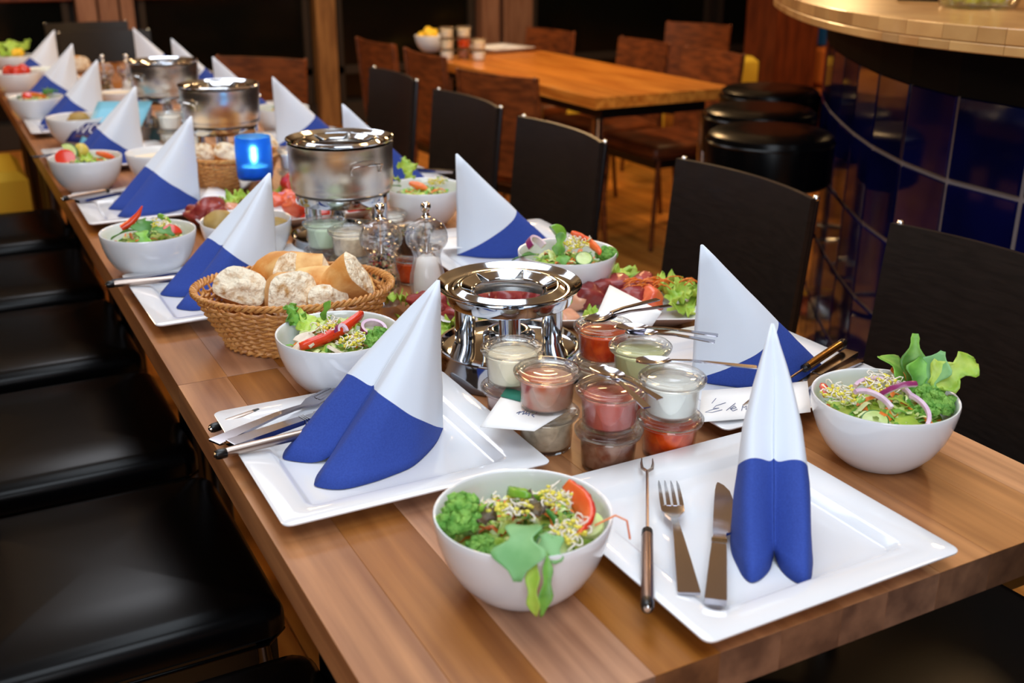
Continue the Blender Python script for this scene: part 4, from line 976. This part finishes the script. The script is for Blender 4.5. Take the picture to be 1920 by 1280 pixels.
D = salad_bowl('white bowl of salad with red chilli, on the seat side', .067, 1.310, 'in the bowl with the red chilli', seed=10)
o = MB().tube([(0, 0, 0), (.015, 0, .008), (.03, .002, .022), (.038, .003, .036)], [.006, .0068, .0045, .0012], 10).build('chilli_pepper', RPEP); D.put(o, *q(228, 428, .082)); tag(o, 'small red chilli poking out of the salad bowl', 'chilli')
D.leaf('broad spinach leaf', LEAFD, *q(262, 412, .092), (0.1, 0.1, -1.4), .05, .022, 'lobed', bend=1.0, seed=2)
D.leaf('dark spinach leaf at the rim', LEAFD, *q(255, 432, .082), (0.2, 0.1, 3.0), .045, .018, 'lobed', bend=.7, seed=4)
D.leaf('spinach leaf tip hanging over the rim', LEAF, *q(265, 434, .086), (0.1, 0.0, -1.5), .046, .014, 'lobed', bend=1.5, seed=6)
D.leaf('spinach leaf towards the tomato', LEAFD, *q(285, 430, .085), (0.2, -0.1, -0.7), .045, .016, 'lobed', bend=.8, seed=8)
D.arc('green pepper strip', GPEP, *q(312, 412, .086), (0.3, 0.2, 0.6), .045, .9, .006, .003, mat2=GPEP)
D.slice('tomato wedge', *q(322, 440, .076), (0.9, 0, 0.3), .018, t=.008, m1=TOMATO, m2=TOMATO, name='tomato_wedge', cat='tomato', half=True)
D.sprouts(*q(305, 428, .082), .018, 40, 11, 'bean sprouts beside the spinach')

D = salad_bowl('white bowl of salad with cucumber wedge, on the seat side', .063, 2.045, 'in the bowl with the cucumber wedge', seed=12)
D.slice('thick cucumber wedge', *q(120, 288, .080), (1.1, 0.2, -0.4), .024, t=.012, half=True)
D.slice('tomato slice below the cucumber', *q(122, 296, .076), (0.8, 0, 0), .022, t=.006, m1=TOMATO, m2=TOMATO, name='tomato_slice', cat='tomato')
D.chunk('pale yellow pickled tomato', M('pickle', (206, 186, 84), 0.3), *q(152, 282, .083), .017, name='pickle', cat='pickle', amp=.1)
D.leaf('curly lettuce leaf', LETTUCE, *q(150, 296, .080), (0.2, -.1, -0.6), .04, .02, 'lobed', ruf=.006, seed=3)
D.arc('red pepper strip', RPEP, *q(205, 290, .074), (0.3, 0, 1.2), .05, .9, .007, .004, mat2=OPEP)

D = salad_bowl('white bowl of salad with green pepper block, behind the meat platter', .645, .868, 'in the bowl behind the meat platter', seed=14)
D.slice('thick green pepper block', *q(1042, 440, .098), (1.2, 0.2, 0.2), .017, t=.014, m1=GPEP, m2=GPEP, name='pepper_block', cat='pepper', half=True)
D.arc('curved red pepper strip', OPEP, *q(1108, 456, .092), (0.35, 0.25, 0.9), .045, 1.7, .0065, .0045, mat2=OPEP)
D.broccoli('dark broccoli floret', *q(1137, 478, .073), r=.018)
D.sprouts(*q(1078, 462, .088), .024, 60, 12, 'heap of bean sprouts')
D.onion('pale onion slices', *q(1008, 462, .084), (0.7, 0.2, 1.0), .02, ang=3.2, h=.006)
D.leaf('spinach leaf at the front rim', LEAFD, *q(1010, 478, .080), (0.1, 0.1, 3.0), .045, .017, 'lobed', bend=.6, seed=3)
D.leaf('rocket leaf upright in the middle', LEAF, *q(1045, 480, .078), (0.2, -1.1, 1.2), .04, .012, 'lobed', bend=.3, seed=5)
D.leaf('rocket leaf over the front rim', LEAF, *q(1050, 472, .082), (0.1, 0.3, -1.3), .035, .012, 'lobed', bend=.8, seed=8)
D.slice('cucumber slice', *q(1095, 485, .074), (0.6, 0, 0), .014)

D = salad_bowl('white bowl of salad with lettuce, behind the near steel pot', .630, 1.412, 'in the bowl behind the near pot', seed=16)
D.leaf('yellow green lettuce leaf', LETTUCE, *q(765, 335, .076), (0.1, -1.0, 1.9), .055, .024, 'lobed', ruf=.006, bend=.6, seed=2)
D.leaf('lettuce leaf lying left', LETTUCE, *q(750, 340, .076), (0.3, -0.4, 2.8), .05, .024, 'lobed', ruf=.006, bend=.7, seed=4)
D.leaf('dark spinach leaf', LEAFD, *q(752, 350, .074), (0.2, -0.1, 3.0), .035, .016, 'lobed', bend=.6, seed=7)
D.arc('orange pepper cubes strip', OPEP, *q(785, 348, .078), (0.3, 0, 1.4), .04, 1.0, .007, .006, mat2=OPEP)
D.leaf('green leaf in the middle', LEAF, *q(810, 342, .078), (0.3, -0.3, 0.2), .035, .012, 'lobed', bend=.8, seed=9)
D.sprouts(*q(820, 345, .076), .018, 36, 13, 'bean sprouts')

D = salad_bowl('white bowl of salad with carrot sticks, on the seat side', .062, 3.112, 'in the bowl with carrot sticks', seed=18)
for k, (a, b, r, nm) in enumerate([(72, 168, 0.5, 'middle'), (80, 172, 0.2, 'lowest'), (66, 166, 0.7, 'topmost')]):
    o = MB().box(-.022, .022, -.004, .004, -.004, .004, ch=.001).build('carrot_stick', CARROT, smooth=False); D.put(o, *q(a, b, .071 + .004 * k), (0.1, 0.1, -r)); tag(o, nm + ' orange carrot stick on the far salad beside dark green leaves', 'carrot', 'carrot sticks on the far salad')
D.leaf('dark green feathery leaf', LEAFD, *q(100, 172, .078), (0.2, -0.5, 0.6), .05, .022, 'lobed', ruf=.006, seed=4)
D.leaf('green leaf at the left rim', LEAFD, *q(40, 180, .074), (0.2, -0.2, 2.6), .03, .013, 'lobed', ruf=.003, seed=6)
D.slice('tomato slice', *q(50, 180, .076), (0.7, 0, 0), .014, t=.006, m1=TOMATO, m2=TOMATO, name='tomato_slice', cat='tomato')

D = salad_bowl('white bowl with three potatoes, behind the second seat-side napkin', .237, 1.308, 'in the potato bowl', shred=False)
for k, (a, b, h, r, lb) in enumerate([(412, 420, .066, (.030, .026, .026), 'large tan potato'), (520, 430, .056, (.026, .024, .022), 'tan potato at the far side of the napkin'), (462, 415, .056, (.028, .025, .024), 'potato hidden by the napkin')]):
    D.chunk(lb, POTATO, *q(a, b, h), Vector(r), name='potato', cat='potato', amp=.12, seed=k)
D = salad_bowl('white bowl with a potato, beside the fourth seat-side napkin', .122, 2.655, 'in the bowl by the leaflet', shred=False)
D.chunk('golden brown potato', POTATO, *q(155, 215, .060), Vector((.03, .028, .024)), name='potato', cat='potato', amp=.12)
D.chunk('second golden brown potato', POTATO, *q(138, 220, .050), Vector((.028, .026, .024)), name='potato', cat='potato', amp=.12)
def cream_bowl(label, x, y, s, m, lb, fill=.062):
    bowl(label, (x, y, TZ), s); o = MB().lathe([(0, .03 * s), (.064 * s, .032 * s), (.0742 * s, fill * s), (.05 * s, (fill + .003) * s), (0, (fill + .005) * s)], 40).build('cream_filling', m, loc=(x, y, TZ)); tag(o, lb, 'sauce')
cream_bowl('white bowl of pale cream, beside the cucumber wedge bowl', .228, 2.050, .95, CREAM, 'pale cream filling the bowl beside the cucumber wedge bowl')
cream_bowl('small white bowl heaped with cream, before the far mills', .33, 3.285, .72, CREAM, 'cream heap in the small bowl before the far mills', .072)
cream_bowl('white bowl of pale slaw, at the far seat-side end', .175, 3.92, .95, PALE, 'pale slaw in the far bowl at the seat side')
D = salad_bowl('white bowl with tomatoes, far along the seat side', .062, 3.81, 'in the far tomato bowl', seed=21)
for k, (x, y) in enumerate([(-.02, .0), (.025, .01), (.0, -.03)]): D.chunk(['left tomato quarter', 'right tomato quarter', 'front tomato quarter'][k], TOMATO, x, y, .078, .026, name='tomato_quarter', cat='tomato', amp=.2)
D = salad_bowl('white bowl of salad, fourth along the high-backed chair side', .679, 2.570, 'in the bowl beside the black chair back', seed=23)
D.leaf('green leaf', LEAFD, -.02, 0, .075, (0, -.3, 1), .04, .015, 'lobed', seed=1)
D = salad_bowl('white bowl of greens with yellow pepper, at the far seat-side corner', .10, 4.42, 'in the far corner bowl', seed=25)
for k in range(3): D.leaf(['left', 'middle', 'right'][k] + ' tall lettuce leaf', LETTUCE, -.03 + .03 * k, .01, .07, (0, -1.1, 2.4 - .8 * k), .09, .035, 'lobed', ruf=.008, bend=.8, seed=k)
D.chunk('yellow pepper piece', CORN, .02, -.03, .085, .024, name='pepper_piece', cat='pepper')

# ---------------------------------------------------------------- jars
def stack(x, y, up, lo, cu, cl, gap=.0002):
    jar(lo, (x, y, TZ), cl); return jar(up, (x, y, TZ + JH + gap), cu)
JX = dict(j1=(.343, .489), j2=(.343, .405), j3=(.381, .331), j4=(.460, .325), j5=(.483, .505), j6=(.484, .424))
stack(*JX['j1'], 'glass jar of white cream, top of the stack beside the burner', 'glass jar of pale pink sauce under the white cream jar', CREAM, PINKS)
stack(*JX['j2'], 'glass jar of chunky pink and orange relish above the tilted card', 'glass jar of cream under the chunky relish jar', RELISH, TUNA, gap=.0014)
stack(*JX['j3'], 'glass jar of pink red sauce with spoons on its lid', 'glass jar of onion chutney under the pink red sauce jar', PINKR, CHUT)
stack(*JX['j4'], 'glass jar of white yoghurt with one spoon on its lid', 'glass jar of orange red sauce under the yoghurt jar', YOG, ORED)
stack(*JX['j5'], 'glass jar of orange red chilli sauce, upper, next to the burner', 'glass jar under the orange red chilli sauce', ORED, TUNA)
stack(*JX['j6'], 'glass jar of pale green sauce with two spoons', 'glass jar under the pale green sauce', PGREEN, PINKR)
stack(.337, 1.166, 'glass jar of mint green sauce before the near steel pot', 'glass jar of brown chutney under the mint green sauce', MINT, CHUT)
stack(.358, 1.096, 'glass jar of beige spread beside the pepper mill', 'glass jar under the beige spread', TUNA, YOG)
stack(.455, 1.062, 'glass jar of dark sauce between the two mills', 'glass jar of orange red sauce under the dark sauce', DSAUCE, ORED)
jar('glass jar of pale sauce behind the pepper mill', (.528, 1.358, TZ), YOG)
stack(.487, 1.83, 'glass jar of cream between blue candle and near pot', 'glass jar under the cream jar behind the candle', YOG, TUNA)
stack(.345, 2.50, 'glass jar of white sauce before the middle pot', 'lower glass jar of white sauce before the middle pot', YOG, YOG)
stack(.40, 3.26, 'glass jar of pale sauce below the far mills', 'lower glass jar of pale sauce below the far mills', PGREEN, TUNA)
LZ = .0985 + .0005
spoon('small spoon with dark bowl, left one on the pink red jar', at(1130, 700, LZ + .002), at(1213, 768, LZ))
spoon('small spoon lying over another on the pink red jar', at(1142, 704, LZ + .005), at(1238, 752, LZ + .001))
spoon('small spoon lying across the yoghurt jar', at(1222, 681, LZ + .002), at(1419, 692, LZ + .002))
spoon('small spoon with golden shine on the pale green jar', at(1182, 618, LZ + .002), at(1346, 632, LZ + .002))
spoon('small spoon in front on the pale green jar', at(1200, 628, LZ + .002), at(1340, 644, LZ + .001))
spoon('small spoon pointing up from the chilli sauce jar', at(1122, 600, LZ + .002), at(1234, 564, LZ + .008))
spoon('small spoon lower on the chilli sauce jar', at(1128, 602, LZ + .001), at(1257, 576, LZ + .002))
spoon('small spoon lying across the jar behind the mills', at(712, 372, .052), at(805, 360, .060))

# ---------------------------------------------------------------- burners, pots, mills, candle
burner('steel fondue burner without a pot, beside the sauce jars', (.418, .640, TZ), 0.5, legs=(1.648, -0.447, 3.742))
BP = [(.415, 1.292), (.398, 2.12), (.380, 2.70)]
for (x, y), nm in zip(BP, ('near', 'middle', 'far')):
    burner('steel fondue burner under the %s pot' % nm, (x, y, TZ), 0.9, splash=False, legs=(0.5, 2.6, 4.7))
    pot('%s brushed steel fondue pot standing on its burner' % nm, (x, y, TZ + .1154), -1.42 if nm == 'near' else 0.4, .06, H=.090)
mill('clear pepper mill with mixed peppercorns, behind the bread basket', (.368, .981, TZ), 'pepper')
mill('clear salt mill half full of white salt, beside the pepper mill', (.436, .957, TZ), 'salt')
mill('clear spice mill before the far pot, left one', (.315, 3.44, TZ), 'pepper')
mill('clear spice mill before the far pot, right one', (.390, 3.42, TZ), 'salt')
cn = thing('candle_holder', 'blue frosted glass candle light on a steel base, burning', 'candle', (.374, 1.748, TZ))
MB().lathe([(0, 0), (.034, 0), (.0355, .002), (.0355, .050), (.037, .053), (.037, .056), (.030, .056), (0, .05)], 40).build('holder_base', BRUSHED, cn)
MB().lathe([(0, .0562), (.0355, .0562), (.0385, .060), (.0395, .12), (.0380, .146), (.0360, .146), (.0372, .12), (.0362, .062), (0, .060)], 48).build('glass_shade', BLUEG, cn)
MB().lathe([(0, .0605), (.028, .0605), (.028, .082), (0, .080)], 28).build('candle_wax', WAX, cn)
MB().blob((0, 0, .103), (.0065, .0065, .014), amp=0).build('flame', FLAME, cn)
bulb('candle_flame_light', (.374, 1.748, TZ + .118), 0.5, .006, (1.0, .82, .5))

# ---------------------------------------------------------------- baskets and bread
basket('oval wicker bread basket filled with bread, behind the first salad bowl', (.192, .878, TZ), -0.316, .139, .104, .085)
S_ = [(455, 548, .066, (-0.55, 0.25, -0.55), 'bread chunk with torn crumb at the left end of the near basket', (.072, .052, .045), .25),
      (532, 520, .078, (-0.15, -0.25, 0.35), 'tall bread chunk with holes at the back of the near basket', (.066, .062, .045), .2),
      (572, 512, .082, (0.1, 0.5, 1.15), 'crusty bread end behind the tall chunk in the near basket', (.05, .05, .045), .2),
      (548, 560, .066, (-0.30, 0.10, -0.20), 'speckled bread slice facing front in the near basket', (.074, .064, .036), .15),
      (606, 535, .074, (-0.2, 0.9, 0.9), 'long crusty bread piece in the middle of the near basket', (.05, .046, .06), .3),
      (655, 532, .080, (-0.75, 0.45, 0.35), 'large torn bread chunk at the mills end of the near basket', (.076, .056, .042), .3),
      (612, 568, .060, (-0.5, 0.1, -0.1), 'small bread slice low at the front of the near basket', (.062, .040, .032), .1),
      (640, 552, .045, (0.2, 0.1, 0.6), 'bread piece lying under the others in the near basket', (.06, .045, .05), .1),
      (500, 555, .042, (0.1, 0.2, -0.3), 'bottom bread piece in the near basket', (.06, .045, .05), .1)]
for k, (a, b, h, r, lb, sz, sk) in enumerate(S_): bread(lb, at(a, b, h), r, sz[0], sz[1], sz[2], seed=k + 1, skew=sk, group='bread in the near basket')
basket('rounder wicker bread basket behind the blue candle', (.358, 1.900, TZ), -0.25, .108, .098, .085, ns=36, rows=15)
for k, (a, b, h, r, lb) in enumerate([(378, 293, .066, (-0.5, 0, 0.2), 'bread chunk at the napkin end of the far basket'), (424, 293, .066, (-0.6, 0.2, -0.3), 'bread chunk next to the candle in the far basket'),
                                       (500, 275, .082, (-0.6, 0, 0.5), 'bread chunk at the pot end of the far basket'), (450, 284, .05, (-0.3, 0, 0.9), 'bread piece behind the candle in the far basket')]):
    p = at(a, b, h)
    bread(lb, p, r, .055, .042, .038, seed=20 + k, group='bread in the far basket')
bread('round bread roll lying before the far jars', at(272, 233, .03), (0, 0, 0.4), .06, .05, .05, seed=31)
bread('brown bread roll near the far black chair', at(148, 122, .03), (0, 0, 0.2), .08, .06, .06, seed=33)

# ---------------------------------------------------------------- meat platters
def rect_loop(a, b, z, r, n=5):
    o = []
    for cx, cy, q in ((1, 1, 0), (-1, 1, 1), (-1, -1, 2), (1, -1, 3)):
        for j in range(n):
            t = (q + j / (n - 1)) * PI / 2; o.append((cx * (a - r) + r * math.cos(t), cy * (b - r) + r * math.sin(t), z))
    return o
def platter(label, loc, rz, a, b):
    rows = [rect_loop(max(a - i, .001), max(b - i, .001), z, r) for i, z, r in ((9, 0, .0005), (.034, 0, .02), (.030, .001, .02), (.012, .014, .02), (.002, .021, .02), (0, .023, .02), (.002, .0238, .02), (.006, .0225, .02), (.016, .014, .02), (.030, .005, .02), (.036, .004, .018), (9, .004, .0005))]
    return tag(MB().grid(rows, wrap=True).build('serving_platter', CHINA, loc=loc, rot=(0, 0, rz), sharp=50), label, 'platter')
platter('long white platter of raw meat and lettuce, behind the open burner', (.590, .766, TZ), -0.437, .200, .066)
D = Dish((.590, .766, TZ), 'on the platter behind the open burner')
for k, (a, b, h, r, m, lb) in enumerate([(812, 566, .034, (.040, .022, .016), BEEF, 'long slab of red beef near the mills end'), (845, 590, .020, (.032, .02, .014), BEEF, 'red beef under the slab'), (880, 560, .024, (.03, .022, .016), BEEF, 'beef partly behind the burner rim'),
        (950, 560, .024, (.034, .024, .018), BEEF, 'bright beef seen through the burner ring'), (1000, 556, .024, (.03, .022, .018), BEEF, 'beef behind the burner ring'), (1062, 548, .028, (.026, .022, .02), CHICKEN, 'pale chicken cube at the burner rim'),
        (1078, 560, .024, (.024, .02, .018), CHICKEN, 'shiny pale chicken piece'), (1058, 592, .018, (.024, .018, .012), CHICKEN, 'chicken piece at the front rim'), (1102, 556, .028, (.026, .022, .020), BEEF, 'dark beef chunk left of the white card'),
        (1118, 540, .032, (.026, .02, .016), BEEF, 'dark beef chunk behind the white card'), (1165, 536, .034, (.03, .022, .018), BEEF, 'folded beef slice above the white card'), (1200, 535, .038, (.03, .022, .016), BEEF, 'beef slice with carrot on it'),
        (1188, 556, .030, (.024, .02, .018), BEEF, 'beef cube right of the white card'), (1218, 560, .028, (.022, .02, .02), SALMON, 'brownish meat cube beside the lettuce')]):
    D.chunk(lb, m, *q(a, b, h), Vector(r), (random.uniform(-.3, .3), random.uniform(-.3, .3), random.uniform(-.8, .8)), seed=k * 1.7, amp=.45)
for k, (a, b, h, rr, L, W, lb) in enumerate([(775, 572, .018, (0.2, -.35, 2.8), .05, .03, 'frilly lettuce leaf at the mills end'), (795, 600, .015, (0.2, -.1, -2.4), .05, .03, 'frilly lettuce leaf hanging over the mills end'), (830, 604, .016, (0.2, -.1, -1.4), .045, .028, 'frilly lettuce behind the white napkin'),
        (925, 596, .014, (0.1, -.1, -1.6), .035, .022, 'small frilly lettuce under the burner ring'), (1100, 600, .016, (0.2, -.2, 0.6), .04, .022, 'pale lettuce left of the chilli jar'), (1170, 526, .026, (0.2, -.4, 1.6), .05, .03, 'frilly lettuce at the back'),
        (1215, 545, .028, (0.2, -.3, 0.3), .05, .03, 'frilly lettuce beside the carrot shreds'), (1268, 572, .016, (0.2, -.3, -1.0), .055, .034, 'big frilly lettuce leaf at the card end'), (1255, 565, .026, (0.1, -.5, 0.4), .05, .034, 'upper frilly lettuce leaf at the card end'), (1275, 548, .02, (0.2, -.4, 1.2), .045, .03, 'rear frilly lettuce leaf at the card end')]):
    D.leaf(lb, LETTUCE, *q(a, b, h), rr, L, W, 'lobed', name='lettuce_leaf', ruf=.009, bend=.9, curl=.3, seed=k * 2.3, nu=22, nv=13)
rnd = random.Random(4); m = MB()
for i in range(34):
    c = Vector((rnd.uniform(-.05, .05), rnd.uniform(-.014, .014), rnd.uniform(0, .012))); a = rnd.uniform(-.6, .6); L = rnd.uniform(.02, .035)
    m.tube([c + Vector((math.cos(a) * L * t, math.sin(a) * L * t, .006 * math.sin(PI * (t + .5)))) for t in (-.5, -.2, .2, .5)], .0010, 5)
o = m.build('carrot_shreds', CARROT, sharp=0); D.put(o, *q(1240, 540, .042)); tag(o, 'orange carrot shreds on the meat platter', 'carrot', kind='stuff')

platter('long white platter of raw meat before the blue candle', (.385, 1.548, TZ), 0.0, .185, .070)
D = Dish((.385, 1.548, TZ), 'on the platter before the blue candle')
for k, (a, b, h, r, m, lb) in enumerate([(372, 402, .026, (.03, .024, .018), BEEF, 'pinkish beef piece at the napkin end'), (388, 394, .034, (.034, .028, .024), BEEF, 'dark red beef chunk behind the chilli salad'), (408, 404, .026, (.028, .024, .02), BEEF, 'dark beef beside the potato bowl'), (430, 396, .024, (.026, .02, .016), CHICKEN, 'pale meat behind the potato'),
        (520, 378, .026, (.026, .022, .018), SALMON, 'orange pink cube beside the napkin point'), (540, 372, .030, (.026, .022, .018), SALMON, 'upper orange pink cube'), (556, 388, .030, (.034, .024, .020), SALMON, 'reddish slab in front'), (548, 352, .032, (.022, .026, .03), TOMATO, 'upright bright red pepper piece'), (582, 384, .026, (.03, .022, .018), TOMATO, 'bright red piece under the pot'),
        (595, 402, .020, (.034, .024, .016), TOMATO, 'red piece behind the mint green jar'), (610, 392, .022, (.03, .022, .018), TOMATO, 'red piece under the burner'), (672, 388, .026, (.026, .022, .018), TOMATO, 'red piece at the pepper mill end')]):
    D.chunk(lb, m, *q(a, b, h), Vector(r), (random.uniform(-.3, .3), random.uniform(-.3, .3), random.uniform(-.8, .8)), seed=40 + k * 1.3, amp=.4)
for k, (a, b, h, rr, lb) in enumerate([(425, 388, .03, (0.2, -.6, 0.9), 'curly lettuce between card and potato'), (440, 380, .03, (0.2, -.5, 0.4), 'curly lettuce before the steel candle base'), (690, 392, .03, (0.1, -.6, 1.6), 'yellow curly lettuce at the pepper mill end'), (516, 366, .02, (0.2, -.3, 2.0), 'curly lettuce behind the napkin point')]):
    D.leaf(lb, LETTUCE, *q(a, b, h), rr, .045, .026, 'lobed', name='lettuce_leaf', ruf=.009, bend=.9, curl=.3, seed=k * 3.3, nu=20, nv=11)

# ---------------------------------------------------------------- cards and leaflets
A = [at(900, 800, .0475), at(1002, 808, .0497), at(1066, 769, .0497), at(951, 727, .0497)]
c = card('white paper card with scribble and teal corner, tucked under the relish jar', A)
written(c, A, [[(.60, .60), (.66, .66), (.70, .58), (.66, .50), (.72, .46)], [(.54, .56), (.57, .48), (.60, .56), (.62, .46)], [(.46, .50), (.50, .56), (.52, .46), (.55, .52)], [(.42, .46), (.45, .52), (.46, .44)]], r=.0006)
tq = [A[3].lerp(A[0], 0.0), A[3].lerp(A[2], 0.55), A[3].lerp(A[2], 0.55).lerp(A[1], .24), A[3].lerp(A[0], .26)]
cc = sum(tq, Vector()) / 4; cA = sum(A, Vector()) / 4
m = MB(); rows = [[tuple(tq[0].lerp(tq[1], u).lerp(tq[3].lerp(tq[2], u), v) - cA + Vector((0, 0, .0016))) for u in (0, .25, .5, .75, 1)] for v in (0, .5, 1)]
m.grid(rows).build('teal_corner', TEAL, c, solid=.0004)['label'] = 'teal printed corner'
A = [at(1310, 792, .0245), at(1520, 773, .0245), at(1514, 715, .0245), at(1316, 733, .0245)]
c = card('white paper card with handwriting lying on the first chair-side plate', A, sag=-.001)
def pxs(pts):                                 # handwriting strokes, from points of the card to card coordinates
    o = []
    for px, py in pts:
        u = (px - 1313) / 205; v = ((782 + (u * -19)) + 10 - py) / 58; o.append((u, v))
    return o
for st_ in [[(1341, 749), (1334, 758)], [(1358, 758), (1340, 763), (1336, 768), (1347, 768), (1331, 771), (1322, 775), (1332, 776), (1352, 770)], [(1338, 764), (1330, 771)], [(1376, 760), (1362, 771)], [(1370, 769), (1380, 766), (1377, 763), (1369, 768), (1374, 772), (1382, 769)], [(1390, 771), (1392, 763), (1394, 766), (1399, 763), (1398, 769), (1402, 768)], [(1414, 762), (1408, 768), (1414, 768), (1417, 762), (1418, 768)]]:
    pass
STK = [pxs(s) for s in [[(1341, 749), (1334, 758)], [(1360, 757), (1342, 763), (1337, 768), (1348, 767), (1332, 771), (1323, 775), (1336, 775), (1354, 770)], [(1378, 758), (1362, 771)], [(1370, 769), (1380, 766), (1377, 763), (1369, 768), (1374, 772), (1382, 769)], [(1390, 771), (1392, 763), (1394, 766), (1399, 763), (1398, 769), (1402, 768)]]]
written(c, A, STK, r=.00042)
card('white paper card leaning on the meat platter behind the chilli jar', [at(1104, 624, .026), at(1222, 612, .026), at(1241, 584, .050), at(1143, 534, .056)], sag=0)
card('white paper card lying under the mint green jar', [at(503, 490, .0222), at(585, 478, .0222), at(605, 446, .0222), at(510, 462, .0222)], sag=0)
A = [at(362, 398, .0225), at(418, 404, .0225), at(434, 364, .0225), at(394, 345, .0225)]
c = card('white paper card with faint writing on the third seat-side plate', A)
written(c, A, [[(.3, .5), (.34, .58), (.38, .48), (.42, .56), (.46, .5), (.52, .55), (.6, .5)]], r=.0005)
card('white paper card lying on the second chair-side plate beside its napkin', [at(828, 468, .0225), at(893, 462, .0225), at(892, 440, .0225), at(835, 446, .0225)])
A = [at(148, 270, .0225), at(252, 266, .0225), at(286, 190, .112), at(184, 190, .112)]
c = card('light blue leaflet with pink picture leaning behind the fourth seat-side napkin', A, SKYB, 'leaflet', 'leaflet')
m = MB(); cA = sum(A, Vector()) / 4; nn = (A[1] - A[0]).cross(A[3] - A[0]).normalized()
if nn.z < 0: nn = -nn
for (u, v, r) in ((.32, .30, .016), (.42, .42, .012), (.24, .2, .018)):
    ce = A[0].lerp(A[1], u).lerp(A[3].lerp(A[2], u), v) - cA + nn * .0008; ex = (A[1] - A[0]).normalized(); ey = nn.cross(ex)
    m.add([ce] + [ce + ex * r * math.cos(t * PI / 8) + ey * r * math.sin(t * PI / 8) for t in range(16)], [(0, 1 + t, 1 + (t + 1) % 16) for t in range(16)])
m.build('printed_picture', SKINP, c)
A = [at(122, 266, .0225), at(186, 270, .0225), at(196, 230, .070), at(147, 231, .070)]
c = card('navy leaflet with white letters, leaning at the fourth seat-side napkin', A, NAVYP, 'leaflet', 'leaflet')
W_ = [[(.10, .92), (.19, .50), (.28, .80), (.37, .50), (.46, .92)], [(.68, .49), (.58, .56), (.55, .71), (.58, .86), (.68, .93), (.78, .86), (.81, .71), (.78, .56), (.68, .49)]]
written(c, A, W_, mat=PAPER, r=.0017, h=.001, name='lettering')
written(c, A, [[(.22, .30), (.30, .36), (.36, .28), (.44, .36), (.52, .28), (.6, .34)]], mat=HB, r=.0014, h=.001, name='lettering')

# ---------------------------------------------------------------- on the honey coloured table
def far_stack(px, py, items):
    p = at(px, py, 0)
    for k, (m_, lb) in enumerate(items): jar(lb, (p.x, p.y, TZ + k * (JH + .0002)), m_, group='jars on the honey table')
far_stack(838, 112, [(YOG, 'lowest jar of cream in the front stack on the honey table'), (CREAM, 'middle jar of cream in the front stack on the honey table'), (CREAM, 'topmost jar of cream in the front stack on the honey table')])
far_stack(870, 110, [(CHUT, 'lowest jar of chutney in the middle stack on the honey table'), (ORED, 'red jar in the middle stack on the honey table'), (CREAM, 'topmost cream jar in the middle stack on the honey table')])
far_stack(898, 113, [(YOG, 'lower jar of cream in the lowest stack on the honey table'), (CREAM, 'upper jar of cream in the lowest stack on the honey table')])
p = at(930, 95, 0); plate('white square plate beside the jars on the honey table', (p.x + .02, p.y, TZ), 0.2, .26)
p = at(808, 96, 0); D = salad_bowl('white bowl with yellow peppers on the honey table', p.x, p.y, 'in the bowl on the honey table', shred=False)
D.chunk('yellow pepper', CORN, .0, .0, .075, .04, name='yellow_pepper', cat='pepper', amp=.3); D.chunk('small yellow pepper', CORN, -.045, .0, .07, .024, name='yellow_pepper', cat='pepper', amp=.3)
